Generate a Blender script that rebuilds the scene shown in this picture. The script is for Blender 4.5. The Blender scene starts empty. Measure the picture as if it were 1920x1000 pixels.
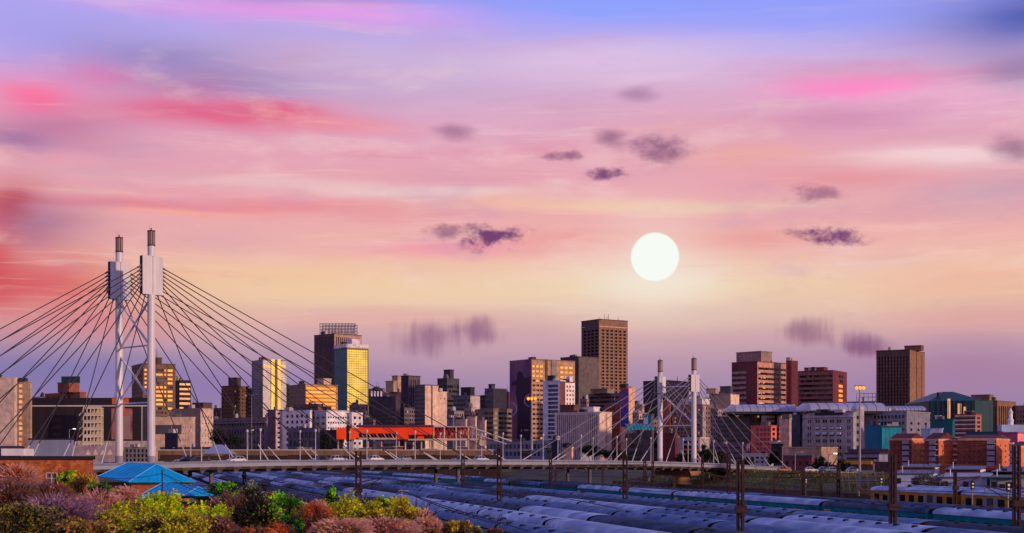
import bpy, math, random
from mathutils import Vector, noise as mnoise

# ------------------------------------------------------------------ scene, camera, sky, sun
scene = bpy.context.scene
COL = scene.collection
F, HZ, CZ = 2637.0, 855.0, 12.0          # focal length in photo pixels, horizon row, camera height

cam_d = bpy.data.cameras.new('camera'); cam = bpy.data.objects.new('camera', cam_d); COL.objects.link(cam)
cam.location = (0, 0, CZ); cam.rotation_euler = (math.radians(90), 0, 0)
cam_d.sensor_width = 36; cam_d.lens = 36*F/1920; cam_d.shift_y = (HZ-500)/1920
cam_d.clip_start = .5; cam_d.clip_end = 30000
scene.camera = cam
scene.view_settings.view_transform = 'Standard'; scene.view_settings.look = 'None'
scene.view_settings.exposure = 0.0; scene.view_settings.gamma = 1.0
scene.view_settings.use_curve_mapping = False
scene.cycles.max_bounces = 5; scene.cycles.diffuse_bounces = 3; scene.cycles.glossy_bounces = 3
scene.cycles.transmission_bounces = 2; scene.cycles.caustics_reflective = False; scene.cycles.caustics_refractive = False

def lin(c):
    c = c/255.0
    return c/12.92 if c <= .04045 else ((c+.055)/1.055)**2.4
def C3(*c):
    c = c[0] if len(c) == 1 else c
    return (lin(c[0]), lin(c[1]), lin(c[2]), 1.0)

SUN_DIR = Vector((.80, -.585, .15)).normalized()     # towards the sun that lights the city: low, right, behind the camera
sun_d = bpy.data.lights.new('sun', 'SUN'); sun = bpy.data.objects.new('sun', sun_d); COL.objects.link(sun)
sun_d.energy = 2.7; sun_d.angle = math.radians(2.0); sun_d.color = (1.0, .68, .47)
sun.rotation_euler = (-SUN_DIR).to_track_quat('-Z', 'Y').to_euler()
sun.location = SUN_DIR*500

world = bpy.data.worlds.new('World'); scene.world = world; world.use_nodes = True
WT = world.node_tree; WT.nodes.clear()
def wn(t, **k):
    n = WT.nodes.new(t)
    for a, v in k.items(): setattr(n, a, v)
    return n
def put(sock, v):
    if hasattr(v, 'is_linked') or isinstance(v, bpy.types.NodeSocket): WT.links.new(v, sock)
    else: sock.default_value = v
def wm(op, a, b=None, c=None, clamp=False):
    n = wn('ShaderNodeMath', operation=op, use_clamp=clamp); put(n.inputs[0], a)
    if b is not None: put(n.inputs[1], b)
    if c is not None: put(n.inputs[2], c)
    return n.outputs[0]
def wv(op, a, b=None, c=None):
    n = wn('ShaderNodeVectorMath', operation=op); put(n.inputs[0], a)
    if b is not None: put(n.inputs[1], b)
    if c is not None: put(n.inputs[2], c)
    return n.outputs['Value'] if op in ('DOT_PRODUCT', 'LENGTH') else n.outputs['Vector']
def wmix(f, a, b):
    n = wn('ShaderNodeMixRGB'); put(n.inputs[0], f); put(n.inputs[1], a); put(n.inputs[2], b); return n.outputs[0]
def wnoise(vec, scale, detail, rough=.5):
    n = wn('ShaderNodeTexNoise'); put(n.inputs['Vector'], vec); n.inputs['Scale'].default_value = scale
    n.inputs['Detail'].default_value = detail; n.inputs['Roughness'].default_value = rough
    return n.outputs['Fac'], n.outputs['Color']
def wrange(v, a, b, c=0., d=1., smooth=True):
    n = wn('ShaderNodeMapRange'); n.interpolation_type = 'SMOOTHSTEP' if smooth else 'LINEAR'
    put(n.inputs[0], v); n.inputs[1].default_value = a; n.inputs[2].default_value = b
    n.inputs[3].default_value = c; n.inputs[4].default_value = d
    return n.outputs[0]
def AE(px, py):
    az = math.atan((px-960)/F); return az, math.atan((HZ-py)/F*math.cos(az))

def build_sky():
    tc = wn('ShaderNodeTexCoord'); d = tc.outputs['Generated']
    sp = wn('ShaderNodeSeparateXYZ'); put(sp.inputs[0], d)
    az = wm('ARCTAN2', sp.outputs[0], sp.outputs[1]); el = wm('ARCSINE', sp.outputs[2])
    cb = wn('ShaderNodeCombineXYZ'); put(cb.inputs[0], az); put(cb.inputs[1], el)
    ae = cb.outputs[0]
    str1 = wv('MULTIPLY', ae, (5, 26, 1))
    n1, c1 = wnoise(str1, 1.0, 3, .55)
    warp = wv('MULTIPLY', wv('SUBTRACT', c1, (.5, .5, .5)), (.05, .02, 0))
    q = wv('ADD', ae, warp)
    sq = wn('ShaderNodeSeparateXYZ'); put(sq.inputs[0], q)
    # base gradient by elevation
    ramp = wn('ShaderNodeValToRGB'); ramp.color_ramp.interpolation = 'B_SPLINE'
    T = wm('DIVIDE', sq.outputs[1], math.radians(60), clamp=True); put(ramp.inputs[0], T)
    stops = [(855, (130, 116, 154)), (790, (146, 126, 164)), (720, (166, 138, 172)), (650, (192, 154, 172)), (590, (226, 186, 168)),
             (535, (239, 208, 174)), (490, (238, 188, 174)), (420, (236, 170, 172)), (340, (231, 164, 176)), (260, (224, 164, 188)),
             (180, (220, 174, 206)), (110, (206, 178, 218)), (55, (178, 168, 236)), (0, (146, 156, 244))]
    cr = ramp.color_ramp
    pts = [(math.atan((HZ-y)/F)/math.radians(60), c) for y, c in stops] + [(.42, (124, 138, 218)), (.65, (108, 126, 200)), (1., (98, 116, 192))]
    cr.elements[0].position = 0; cr.elements[0].color = C3(pts[0][1]); cr.elements[1].position = 1; cr.elements[1].color = C3(pts[-1][1])
    for p, c in pts[1:-1]:
        e = cr.elements.new(p); e.color = C3(c)
    col = ramp.outputs[0]
    # broad soft streaks of thin cloud, everywhere in the sky
    n2, _ = wnoise(wv('MULTIPLY', q, (3.0, 22, 1)), 1.0, 4, .55)
    n3, _ = wnoise(wv('ADD', wv('MULTIPLY', q, (4.0, 34, 1)), (7, 3, 1)), 1.0, 4, .6)
    n4, _ = wnoise(wv('ADD', wv('MULTIPLY', q, (3.2, 85, 1)), (2, 9, 4)), 1.0, 5, .65)
    lowfade = wrange(el, .06, .13)
    n6, _ = wnoise(wv('ADD', wv('MULTIPLY', q, (9, 26, 1)), (3, 8, 2)), 1.0, 5, .6)
    col = wmix(wm('MULTIPLY', wrange(n2, .52, .75), wm('MULTIPLY', lowfade, .5)), col, C3(226, 112, 146))
    col = wmix(wm('MULTIPLY', wrange(n3, .52, .75), wm('MULTIPLY', lowfade, .55)), col, C3(240, 212, 216))
    col = wmix(wm('MULTIPLY', wrange(n4, .56, .72), wm('MULTIPLY', lowfade, .36)), col, C3(246, 206, 190))
    col = wmix(wm('MULTIPLY', wrange(n2, .47, .28), wm('MULTIPLY', lowfade, .25)), col, C3(168, 132, 178))
    n5, _ = wnoise(wv('ADD', wv('MULTIPLY', q, (9, 170, 1)), (5, 1, 8)), 1.0, 5, .7)
    fib = (n5, lowfade)
    def blob(px, py, sx, sy, c, s, src=None):
        a, e = AE(px, py); ia, ie = F/sx, F/sy
        v = wv('MULTIPLY_ADD', src or q, (ia, ie, 0), (-a*ia, -e*ie, 0))
        g = wm('POWER', .36788, wv('DOT_PRODUCT', v, v))
        return g
    B = [(40, 60, 250, 80, (168, 162, 242), .85), (600, 26, 360, 20, (230, 160, 236), .85), (300, 112, 190, 45, (140, 130, 190), .75),
         (480, 160, 150, 26, (138, 124, 186), .65), (800, 135, 200, 60, (192, 172, 212), .55), (60, 180, 80, 34, (252, 118, 162), .95), (185, 146, 70, 24, (226, 118, 168), .65),
         (350, 168, 120, 26, (176, 108, 158), .55), (110, 240, 130, 30, (180, 108, 152), .65), (380, 216, 210, 26, (224, 96, 136), .9), (525, 209, 85, 16, (220, 82, 126), .9),
         (630, 228, 130, 16, (242, 142, 152), .6), (20, 260, 60, 20, (150, 108, 160), .7), (200, 378, 250, 11, (230, 120, 128), .65),
         (560, 388, 220, 14, (232, 134, 142), .55), (230, 320, 180, 8, (216, 168, 180), .65), (500, 344, 190, 9, (230, 190, 194), .8), (790, 362, 230, 10, (236, 206, 204), .9),
         (120, 350, 140, 5, (242, 180, 168), .8), (330, 396, 150, 5, (246, 172, 154), .8), (20, 385, 60, 45, (180, 70, 90), .9), (80, 425, 95, 40, (158, 104, 140), .95),
         (90, 525, 200, 62, (214, 80, 94), 1.), (5, 500, 40, 90, (206, 68, 84), .8), (170, 598, 170, 34, (214, 122, 134), .65), (320, 440, 230, 22, (222, 164, 172), .6),
         (540, 520, 260, 36, (241, 194, 154), .8), (980, 545, 520, 38, (238, 208, 174), .7), (850, 472, 190, 14, (242, 150, 168), .75), (1100, 452, 150, 20, (233, 152, 148), .65),
         (1400, 452, 150, 22, (234, 154, 150), .65), (1100, 385, 260, 15, (243, 198, 166), .7), (1310, 384, 250, 13, (238, 206, 178), .65), (1400, 40, 380, 58, (142, 158, 255), .85),
         (1130, 14, 230, 26, (140, 162, 255), .85), (1915, 30, 170, 55, (72, 92, 178), .95), (1915, 130, 90, 38, (132, 122, 168), .7), (1590, 166, 130, 19, (255, 138, 200), 1.),
         (1760, 192, 130, 32, (247, 182, 212), .65), (1560, 226, 170, 24, (210, 140, 180), .8), (1780, 296, 180, 20, (243, 214, 218), .9), (1600, 331, 140, 16, (228, 150, 154), .75),
         (1860, 360, 100, 38, (200, 166, 182), .7), (1150, 112, 290, 46, (228, 198, 228), .7), (1850, 520, 190, 36, (238, 178, 156), .7), (1850, 590, 210, 28, (222, 156, 156), .6),
         (90, 700, 260, 55, (112, 114, 170), .75), (400, 730, 320, 40, (140, 118, 178), .55), (1820, 690, 220, 55, (166, 118, 158), .6), (1200, 590, 340, 30, (226, 194, 178), .8), (1000, 640, 420, 26, (206, 164, 176), .6), (700, 600, 260, 26, (226, 168, 160), .6),
         (1300, 250, 180, 30, (228, 168, 178), .5), (1420, 300, 140, 18, (238, 170, 156), .6)]
    for px, py, sx, sy, c, s in B:
        col = wmix(wm('MULTIPLY', blob(px, py, sx, sy, c, s), s), col, C3(c))
    col = wmix(wm('MULTIPLY', wrange(fib[0], .5, .7), wm('MULTIPLY', wm('MULTIPLY', fib[1], wrange(el, .30, .20)), wm('MULTIPLY', wrange(n3, .42, .62), .26))), col, C3(250, 222, 212))
    col = wmix(wm('MULTIPLY', wrange(fib[0], .48, .3), wm('MULTIPLY', wm('MULTIPLY', fib[1], wrange(el, .30, .20)), wm('MULTIPLY', wrange(n2, .42, .62), .2))), col, C3(204, 124, 150))
    mott = wm('MULTIPLY', lowfade, wrange(el, .33, .24))
    col = wmix(wm('MULTIPLY', wrange(n6, .52, .72), wm('MULTIPLY', mott, .34)), col, C3(196, 148, 182))
    col = wmix(wm('MULTIPLY', wrange(n6, .47, .30), wm('MULTIPLY', mott, .30)), col, C3(247, 214, 206))
    # small dark clouds
    nf, _ = wnoise(wv('MULTIPLY', ae, (75, 120, 1)), 1.0, 6, .68)
    nfo = wm('MULTIPLY', wm('SUBTRACT', nf, .5), 3.6)
    D = [(842, 441, 52, 18, .7, .65), (922, 452, 62, 26, .9, 1.), (1500, 436, 34, 10, .7, .5), (1556, 442, 62, 20, .8, .95), (1245, 287, 72, 28, .4, .8), (1130, 322, 44, 11, .8, .95), (1042, 293, 44, 9, .7, .7),
         (1900, 278, 54, 26, .15, .7), (795, 640, 76, 30, .45, .6), (890, 626, 50, 30, .45, .65), (1524, 618, 56, 28, .45, .62), (1612, 645, 58, 28, .45, .75), (1520, 360, 56, 13, .7, .6),
         (1150, 264, 44, 21, .15, .7), (1200, 184, 44, 18, .1, .45), (842, 243, 48, 18, .15, .55)]
    ns, _ = wnoise(wv('MULTIPLY', ae, (120, 16, 1)), 1.0, 4, .6)
    nso = wm('MULTIPLY', wm('SUBTRACT', ns, .5), 3.2)
    for px, py, sx, sy, k, s in D:
        g = blob(px, py, sx, sy, 0, 0)
        m = wrange(wm('ADD', g, wm('MULTIPLY', nso if py > 600 else nfo, k*.9)), .15, 1.15)
        m = wm('MULTIPLY', m, wrange(g, .0, .5))
        col = wmix(wm('MULTIPLY', m, s), col, C3(120, 66, 116))
    # the sun's glow and its pale disc
    g = blob(1228, 530, 130, 42, 0, 0, ae); col = wmix(wm('MULTIPLY', g, .65), col, C3(240, 236, 220))
    g = blob(1228, 482, 105, 95, 0, 0, ae); col = wmix(wm('MULTIPLY', g, .38), col, C3(248, 234, 224))
    a, e = AE(1228, 482)
    sd = Vector((math.sin(a)*math.cos(e), math.cos(a)*math.cos(e), math.sin(e)))
    dist = wv('LENGTH', wv('SUBTRACT', d, tuple(sd)))
    disc = wrange(dist, 48.5/F*.955, 44/F*.955)
    col = wmix(disc, col, (.92, .97, .90, 1))
    # darker air under the horizon
    col = wmix(wrange(el, -.004, -.06), col, C3(70, 62, 80))
    bg = wn('ShaderNodeBackground'); put(bg.inputs[0], col); bg.inputs[1].default_value = 1.0
    out = wn('ShaderNodeOutputWorld'); WT.links.new(bg.outputs[0], out.inputs[0])
build_sky()
world.cycles.sampling_method = 'MANUAL'; world.cycles.sample_map_resolution = 512

# ------------------------------------------------------------------ helpers
def wx(px, Y): return (px-960)/F*Y
def wz(py, Y): return CZ+(HZ-py)/F*Y
def P3(px, py, Y): return Vector((wx(px, Y), Y, wz(py, Y)))

MATS = {}
def M(key, col=(128, 128, 128), rough=.8, metal=0., var=.22, scale=.12, spec=.3, emit=0., streak=0., bump=0., obj_rand=0., cell=0., hue=None, flat=False, fine=0., trans=0., alpha=1.):
    """procedural material: base colour (sRGB) broken up by world-space noise, rain streaks, per-object or per-cell variation"""
    if key in MATS: return MATS[key]
    m = bpy.data.materials.new(key); m.use_nodes = True; MATS[key] = m
    nt = m.node_tree; N = nt.nodes; Lk = nt.links
    b = N['Principled BSDF']; base = C3(col)
    b.inputs['Roughness'].default_value = rough; b.inputs['Metallic'].default_value = metal
    b.inputs['Specular IOR Level'].default_value = spec
    geo = N.new('ShaderNodeNewGeometry')
    def noise(sc, det=4, vec=None, vs=None):
        n = N.new('ShaderNodeTexNoise'); n.inputs['Scale'].default_value = sc; n.inputs['Detail'].default_value = det
        src = vec or geo.outputs['Position']
        if vs:
            vm = N.new('ShaderNodeVectorMath'); vm.operation = 'MULTIPLY'; Lk.new(src, vm.inputs[0]); vm.inputs[1].default_value = vs; src = vm.outputs[0]
        Lk.new(src, n.inputs['Vector']); return n.outputs['Fac']
    def rng(s, a, b_, c, d):
        n = N.new('ShaderNodeMapRange'); Lk.new(s, n.inputs[0])
        for i, v in enumerate((a, b_, c, d)): n.inputs[i+1].default_value = v
        return n.outputs[0]
    def mul(a, b_):
        n = N.new('ShaderNodeMath'); n.operation = 'MULTIPLY'; Lk.new(a, n.inputs[0])
        if isinstance(b_, (int, float)): n.inputs[1].default_value = b_
        else: Lk.new(b_, n.inputs[1])
        return n.outputs[0]
    fac = None
    if var: fac = rng(noise(scale), .3, .7, 1-var, 1+var)
    if fine:
        s = rng(noise(fine, 3), .3, .7, .75, 1.25); fac = mul(fac, s) if fac else s
    if streak:
        s = rng(noise(1.0, 3, vs=(.9, .9, .05)), .35, .7, 1+.3*streak, 1-streak); fac = mul(fac, s) if fac else s
    if obj_rand:
        oi = N.new('ShaderNodeObjectInfo'); s = rng(oi.outputs['Random'], 0, 1, 1-obj_rand, 1+obj_rand); fac = mul(fac, s) if fac else s
    cellv = None
    if cell:
        vm = N.new('ShaderNodeVectorMath'); vm.operation = 'SNAP'; Lk.new(geo.outputs['Position'], vm.inputs[0]); vm.inputs[1].default_value = (cell, cell, cell*2)
        w = N.new('ShaderNodeTexWhiteNoise'); w.noise_dimensions = '3D'; Lk.new(vm.outputs[0], w.inputs['Vector']); cellv = w.outputs['Value']
    mix = N.new('ShaderNodeMixRGB'); mix.blend_type = 'MULTIPLY'; mix.inputs[0].default_value = 1; mix.inputs[1].default_value = base
    if fac:
        cmb = N.new('ShaderNodeCombineColor')
        for i in range(3): Lk.new(fac, cmb.inputs[i])
        Lk.new(cmb.outputs[0], mix.inputs[2])
    else: mix.inputs[2].default_value = (1, 1, 1, 1)
    colr = mix.outputs[0]
    if hue is not None:
        h = N.new('ShaderNodeMixRGB'); Lk.new(rng(noise(hue[1], 3), .42, .6, 0, 1), h.inputs[0]); Lk.new(colr, h.inputs[1]); h.inputs[2].default_value = C3(hue[0]); colr = h.outputs[0]
    if cellv is not None and not emit:
        h = N.new('ShaderNodeMixRGB'); Lk.new(rng(cellv, .74, 1, 0, .38), h.inputs[0]); Lk.new(colr, h.inputs[1]); h.inputs[2].default_value = C3(150, 140, 138); colr = h.outputs[0]
        Lk.new(rng(cellv, 0, 1, rough*.6, rough*1.6), b.inputs['Roughness'])
    Lk.new(colr, b.inputs['Base Color'])
    if emit:
        Lk.new(colr, b.inputs['Emission Color'])
        if cellv is not None: Lk.new(rng(cellv, .1, 1, emit*.35, emit*1.2), b.inputs['Emission Strength'])
        else: b.inputs['Emission Strength'].default_value = emit
    if alpha < 1: b.inputs['Alpha'].default_value = alpha
    if trans:
        tr = N.new('ShaderNodeBsdfTranslucent'); Lk.new(colr, tr.inputs[0]); mx = N.new('ShaderNodeMixShader'); mx.inputs[0].default_value = trans
        Lk.new(b.outputs[0], mx.inputs[1]); Lk.new(tr.outputs[0], mx.inputs[2]); Lk.new(mx.outputs[0], N['Material Output'].inputs[0])
    if bump:
        bp = N.new('ShaderNodeBump'); bp.inputs['Strength'].default_value = bump; bp.inputs['Distance'].default_value = .05
        Lk.new(noise(6, 4), bp.inputs['Height']); Lk.new(bp.outputs[0], b.inputs['Normal'])
    return m

def W(o):
    v = Vector((0, 0, 0))
    while o is not None: v += o.location; o = o.parent
    return v
class MB:
    """collects boxes, bars and faces in world space; build() links them as one mesh object"""
    def __init__(s): s.v = []; s.f = []; s.m = []
    def face(s, pts, mi=0):
        n = len(s.v); s.v += [tuple(p) for p in pts]; s.f.append(tuple(range(n, n+len(pts)))); s.m.append(mi)
    def hexa(s, b, t, mi=0):
        n = len(s.v); s.v += [tuple(p) for p in b]+[tuple(p) for p in t]; k = len(b)
        s.f += [tuple(n+i for i in reversed(range(k))), tuple(n+k+i for i in range(k))]
        s.f += [(n+i, n+(i+1) % k, n+k+(i+1) % k, n+k+i) for i in range(k)]; s.m += [mi]*(k+2)
    def box(s, c, sx, sy, sz, a=0., mi=0):
        """box centred at c in plan, from c.z up to c.z+sz, turned by a"""
        ca, sa = math.cos(a), math.sin(a); P = []
        for x, y in ((-.5, -.5), (.5, -.5), (.5, .5), (-.5, .5)):
            P.append((c[0]+x*sx*ca-y*sy*sa, c[1]+x*sx*sa+y*sy*ca))
        s.hexa([(x, y, c[2]) for x, y in P], [(x, y, c[2]+sz) for x, y in P], mi)
    def prism(s, pts, z0, z1, mi=0):
        s.hexa([(p[0], p[1], z0) for p in pts], [(p[0], p[1], z1) for p in pts], mi)
    def tube(s, p, q, r, r2=None, n=6, mi=0, cap=True):
        p, q = Vector(p), Vector(q); d = q-p
        if d.length < 1e-6: return
        d.normalize(); u = d.cross(Vector((0, 0, 1)) if abs(d.z) < .95 else Vector((1, 0, 0))).normalized(); w = d.cross(u)
        r2 = r if r2 is None else r2; k = len(s.v)
        for c, rr in ((p, r), (q, r2)):
            for i in range(n):
                a = 2*math.pi*i/n; s.v.append(tuple(c+u*(math.cos(a)*rr)+w*(math.sin(a)*rr)))
        for i in range(n):
            j = (i+1) % n; s.f.append((k+i, k+n+i, k+n+j, k+j)); s.m.append(mi)
        if cap:
            s.f.append(tuple(k+i for i in range(n))); s.f.append(tuple(k+n+i for i in reversed(range(n)))); s.m += [mi, mi]
    def beam(s, p, q, wd, ht, mi=0):
        """square bar from p to q, wd wide in plan, ht tall, centred"""
        p, q = Vector(p), Vector(q); d = (q-p); dd = Vector((d.x, d.y, 0))
        u = Vector((dd.y, -dd.x, 0)).normalized() if dd.length > 1e-6 else Vector((1, 0, 0))
        w = u.cross(d).normalized()
        A = [p+u*a*wd/2+w*b*ht/2 for a, b in ((-1, -1), (1, -1), (1, 1), (-1, 1))]; B = [q+u*a*wd/2+w*b*ht/2 for a, b in ((-1, -1), (1, -1), (1, 1), (-1, 1))]
        s.hexa(A, B, mi)
    def lathe(s, c, prof, n=16, mi=0):
        k = len(s.v)
        for r, z in prof:
            for i in range(n):
                a = 2*math.pi*i/n; s.v.append((c[0]+r*math.cos(a), c[1]+r*math.sin(a), z))
        for j in range(len(prof)-1):
            for i in range(n):
                i2 = (i+1) % n; s.f.append((k+j*n+i, k+j*n+i2, k+(j+1)*n+i2, k+(j+1)*n+i)); s.m.append(mi)
        s.f.append(tuple(k+i for i in reversed(range(n)))); s.f.append(tuple(k+(len(prof)-1)*n+i for i in range(n))); s.m += [mi, mi]
    def build(s, name, mat, parent=None, smooth=False, kind=None, label=None):
        me = bpy.data.meshes.new(name); off = W(parent) if parent else Vector((0, 0, 0))
        me.from_pydata([(x-off.x, y-off.y, z-off.z) for x, y, z in s.v], [], s.f)
        ms = mat if isinstance(mat, (list, tuple)) else [mat]
        for x in ms: me.materials.append(x)
        if len(ms) > 1: me.polygons.foreach_set('material_index', s.m)
        if smooth: me.polygons.foreach_set('use_smooth', [True]*len(s.f)); me.set_sharp_from_angle(angle=math.radians(40))
        o = bpy.data.objects.new(name, me); COL.objects.link(o); o.parent = parent
        if kind: o['kind'] = kind
        if label: o['label'] = label
        return o
def thing(name, label, cat, loc=(0, 0, 0), group=None):
    o = bpy.data.objects.new(name, None); COL.objects.link(o); o.location = loc; o.empty_display_size = .3
    o['label'] = label; o['category'] = cat
    if group: o['group'] = group
    return o
def tag(o, label, cat, group=None):
    o['label'] = label; o['category'] = cat
    if group: o['group'] = group
    return o
def struct(o): o['kind'] = 'structure'; return o
def inst(src, parent, loc, rz=0., scale=None, mat=None, name=None):
    o = src.copy(); COL.objects.link(o); o.parent = parent; o.location = loc; o.rotation_euler = (0, 0, rz)
    if scale: o.scale = scale
    if name: o.name = name
    if mat: o.material_slots[0].link = 'OBJECT'; o.material_slots[0].material = mat
    return o
def place_meshes(src_objs, parent, loc): ...

# shared unit pane (1 x 1, thin box, centred, facing -y)
_u = MB(); _u.box((0, 0, -.5), 1, .06, 1); _pane_me = {}
def pane_mesh(mat):
    if mat.name not in _pane_me:
        me = bpy.data.meshes.new('window'); me.from_pydata(_u.v, [], _u.f); me.materials.append(mat); _pane_me[mat.name] = me
    return _pane_me[mat.name]

# ------------------------------------------------------------------ terrain
TK = .27
def rearX(Y): return 24-TK*(Y-268)
def ramp(t): t = max(0, min(1, t)); return t*t*(3-2*t)
def ground_z(X, Y):
    q = X-rearX(Y)
    zr = 2+5.6*ramp((q-44)/30); zl = 2+5.2*ramp((-q-79)/13)
    z = max(zr, zl)
    z += (8.4-z)*ramp((Y-566)/10)
    z = z+(8.6-z)*ramp((q-90)/60)
    return z
# ------------------------------------------------------------------ ground and rail yard
def build_ground():
    ys = [-80, -40, 0, 20, 40, 60, 80, 100, 120, 140, 160, 180, 200, 230, 260, 290, 320, 350, 380, 410, 440, 470, 500, 530, 560, 565, 568, 571, 574, 577, 590, 650, 800, 1200, 2500, 6000, 15000]
    qs = [-9000, -3000, -900, -400, -200, -140, -110, -96, -92, -88, -85, -82, -79, -76, -60, -40, -20, 0, 20, 40, 44, 50, 56, 62, 68, 74, 80, 90, 100, 115, 130, 150, 200, 350, 800, 2500, 9000]
    V = []; Fc = []
    for Y in ys:
        for q in qs:
            X = q+rearX(min(Y, 700)); V.append((X, Y, ground_z(X, min(Y, 700)) if Y < 700 else 8.4))
    n = len(qs)
    for j in range(len(ys)-1):
        for i in range(n-1): Fc.append((j*n+i, j*n+i+1, (j+1)*n+i+1, (j+1)*n+i))
    me = bpy.data.meshes.new('ground'); me.from_pydata(V, [], Fc)
    me.polygons.foreach_set('use_smooth', [True]*len(Fc))
    me.materials.append(M('ground_soil', (92, 84, 66), .95, var=.35, scale=.08, fine=1.2, hue=((96, 98, 52), .06)))
    o = bpy.data.objects.new('ground', me); COL.objects.link(o); struct(o)
    # ballast sheet under the tracks
    mb = MB(); Y0, Y1 = -20, 563
    mb.face([(rearX(Y0)-78, Y0, 2.02), (rearX(Y0)+43, Y0, 2.02), (rearX(Y1)+43, Y1, 2.02), (rearX(Y1)-78, Y1, 2.02)])
    struct(mb.build('ballast', M('ballast', (78, 68, 64), .95, var=.3, scale=.3, fine=3)))
build_ground()
TDIR = Vector((TK, -1, 0)).normalized(); TROT = math.atan2(TDIR.y, TDIR.x)   # along the tracks, towards the camera
TPERP = Vector((1, TK, 0)).normalized()
PITCH = 6.1
def track_point(off, Y):
    """point on the track lying off metres left of the rear-most train's track, at depth Y"""
    return Vector((rearX(Y)-off/TPERP.x, Y, 2.0))
RAIL = M('rail_steel', (88, 70, 62), .45, .7, var=.2)
SLEEP = M('sleeper_concrete', (98, 92, 90), .9, fine=2)
def track(off, Y0=20, Y1=560):
    mb = MB()
    a, b = track_point(off, Y0), track_point(off, Y1)
    for s in (-.72, .72): mb.beam(a+TPERP*s+Vector((0, 0, .2)), b+TPERP*s+Vector((0, 0, .2)), .09, .16)
    o = mb.build('railway_track', RAIL); struct(o)
    ms = MB(); L = (b-a).length; n = int(L/1.4); d = (b-a)/L
    for i in range(n):
        c = a+d*(i*1.4); ms.box((c.x, c.y, 2.02), .28, 2.5, .1, TROT)
    ms.build('sleeper', SLEEP, o, kind='stuff')

# ------------------------------------------------------------------ coaches
ROOFS = [M('coach_roof_blue', (108, 132, 168), .8, .0, var=.16, scale=.25, spec=.06, streak=.2, fine=1.2, hue=((76, 102, 140), .35)),
         M('coach_roof_grey', (72, 88, 114), .85, .0, var=.2, scale=.3, spec=.06, streak=.25, fine=1.2, hue=((54, 66, 88), .35)),
         M('coach_roof_pale', (172, 190, 216), .7, .0, var=.15, scale=.2, spec=.08, streak=.15, fine=1.2, hue=((128, 148, 180), .3)),
         M('coach_roof_dull', (58, 66, 88), .9, .0, var=.25, scale=.35, spec=.05, streak=.3, fine=1.2, hue=((74, 72, 84), .4))]
CO_SIDE = M('coach_side_plum', (30, 28, 44), .8, spec=.05, var=.25, scale=.4, fine=1.5)
CO_TEAL = M('coach_side_teal', (6, 112, 130), .7, spec=.08, var=.2, scale=.4, fine=1.5)
CO_YEL = M('coach_side_yellow', (158, 112, 22), .6, var=.15, scale=.4, fine=1.5)
CO_GREY = M('coach_side_grey', (120, 122, 138), .55, var=.15, scale=.4)
CO_DARK = M('underframe', (24, 20, 24), .85)
VENT = M('vent_dark', (26, 26, 38), .7)
GLASSD = M('glass_dark', (26, 26, 34), .18, spec=.5, cell=1.7, var=0)
GLASSW = M('coach_glass', (16, 18, 26), .15, spec=.5, var=0)
CL, CWD, CH = 25.0, 3.4, 4.3
def coach_roof_mesh():
    mb = MB(); n = 10; prof = []
    for i in range(n+1):
        a = math.pi*i/n; prof.append((-math.cos(a)*CWD/2*1.03, 3.5+math.sin(a)**.75*.68))
    xs = [-CL/2+.1, -CL/2+.3, 0, CL/2-.3, CL/2-.1]
    V = []; Fc = []
    for k, x in enumerate(xs):
        sc = .96 if k in (0, len(xs)-1) else 1.
        for y, z in prof: V.append((x, y*sc, 3.4+(z-3.4)*sc))
    m = n+1
    for k in range(len(xs)-1):
        for i in range(n): Fc.append((k*m+i, (k+1)*m+i, (k+1)*m+i+1, k*m+i+1))
    Fc.append(tuple(range(m))); Fc.append(tuple((len(xs)-1)*m+i for i in reversed(range(m))))
    me = bpy.data.meshes.new('roof'); me.from_pydata(V, [], Fc); me.polygons.foreach_set('use_smooth', [True]*len(Fc)); me.set_sharp_from_angle(angle=math.radians(45)); me['n_end'] = 2
    return me
ROOF_ME = {m.name: None for m in ROOFS}
for m in ROOFS:
    me = coach_roof_mesh(); me.materials.append(m); me.materials.append(CO_DARK)
    for p_ in list(me.polygons)[-2:]: p_.material_index = 1
    ROOF_ME[m.name] = me
def body_mesh(side):
    mb = MB(); mb.box((0, 0, .95), CL-.3, CWD-.1, 2.56, 0, 0); mb.box((0, 0, .5), CL-1.6, 2.5, .45, 0, 1)
    for x in (-9.5, -7.5, 7.5, 9.5): mb.box((x, 0, .12), .95, 2.0, .5, 0, 1)
    mb.box((0, 0, .75), CL+.9, .5, .3, 0, 1)                       # couplers
    mb.box((0, 0, 1.2), CL+.7, 1.6, 2.2, 0, 1)                     # gangway bellows
    me = bpy.data.meshes.new('coach'); me.from_pydata(mb.v, [], mb.f)
    me.materials.append(side); me.materials.append(CO_DARK); me.polygons.foreach_set('material_index', mb.m); return me
BODY_ME = {k: body_mesh(s) for k, s in (('plum', CO_SIDE), ('teal', CO_TEAL), ('yellow', CO_YEL), ('grey', CO_GREY))}
def vent_mesh():
    mb = MB(); mb.lathe((0, 0), [(.30, -.2), (.30, .04), (.2, .09), (.02, .1)], 8)
    me = bpy.data.meshes.new('roof_vent'); me.from_pydata(mb.v, [], mb.f); me.materials.append(VENT); return me
VENT_ME = vent_mesh()
def win_mesh(w, h, mat, nm='window'):
    mb = MB(); mb.box((0, 0, 0), w, .08, h, 0, 0); mb.box((0, 0, -.08), w+.16, .05, h+.16, 0, 1)
    me = bpy.data.meshes.new(nm); me.from_pydata(mb.v, [], mb.f); me.materials.append(mat); me.materials.append(CO_DARK); me.polygons.foreach_set('material_index', mb.m); return me
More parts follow.
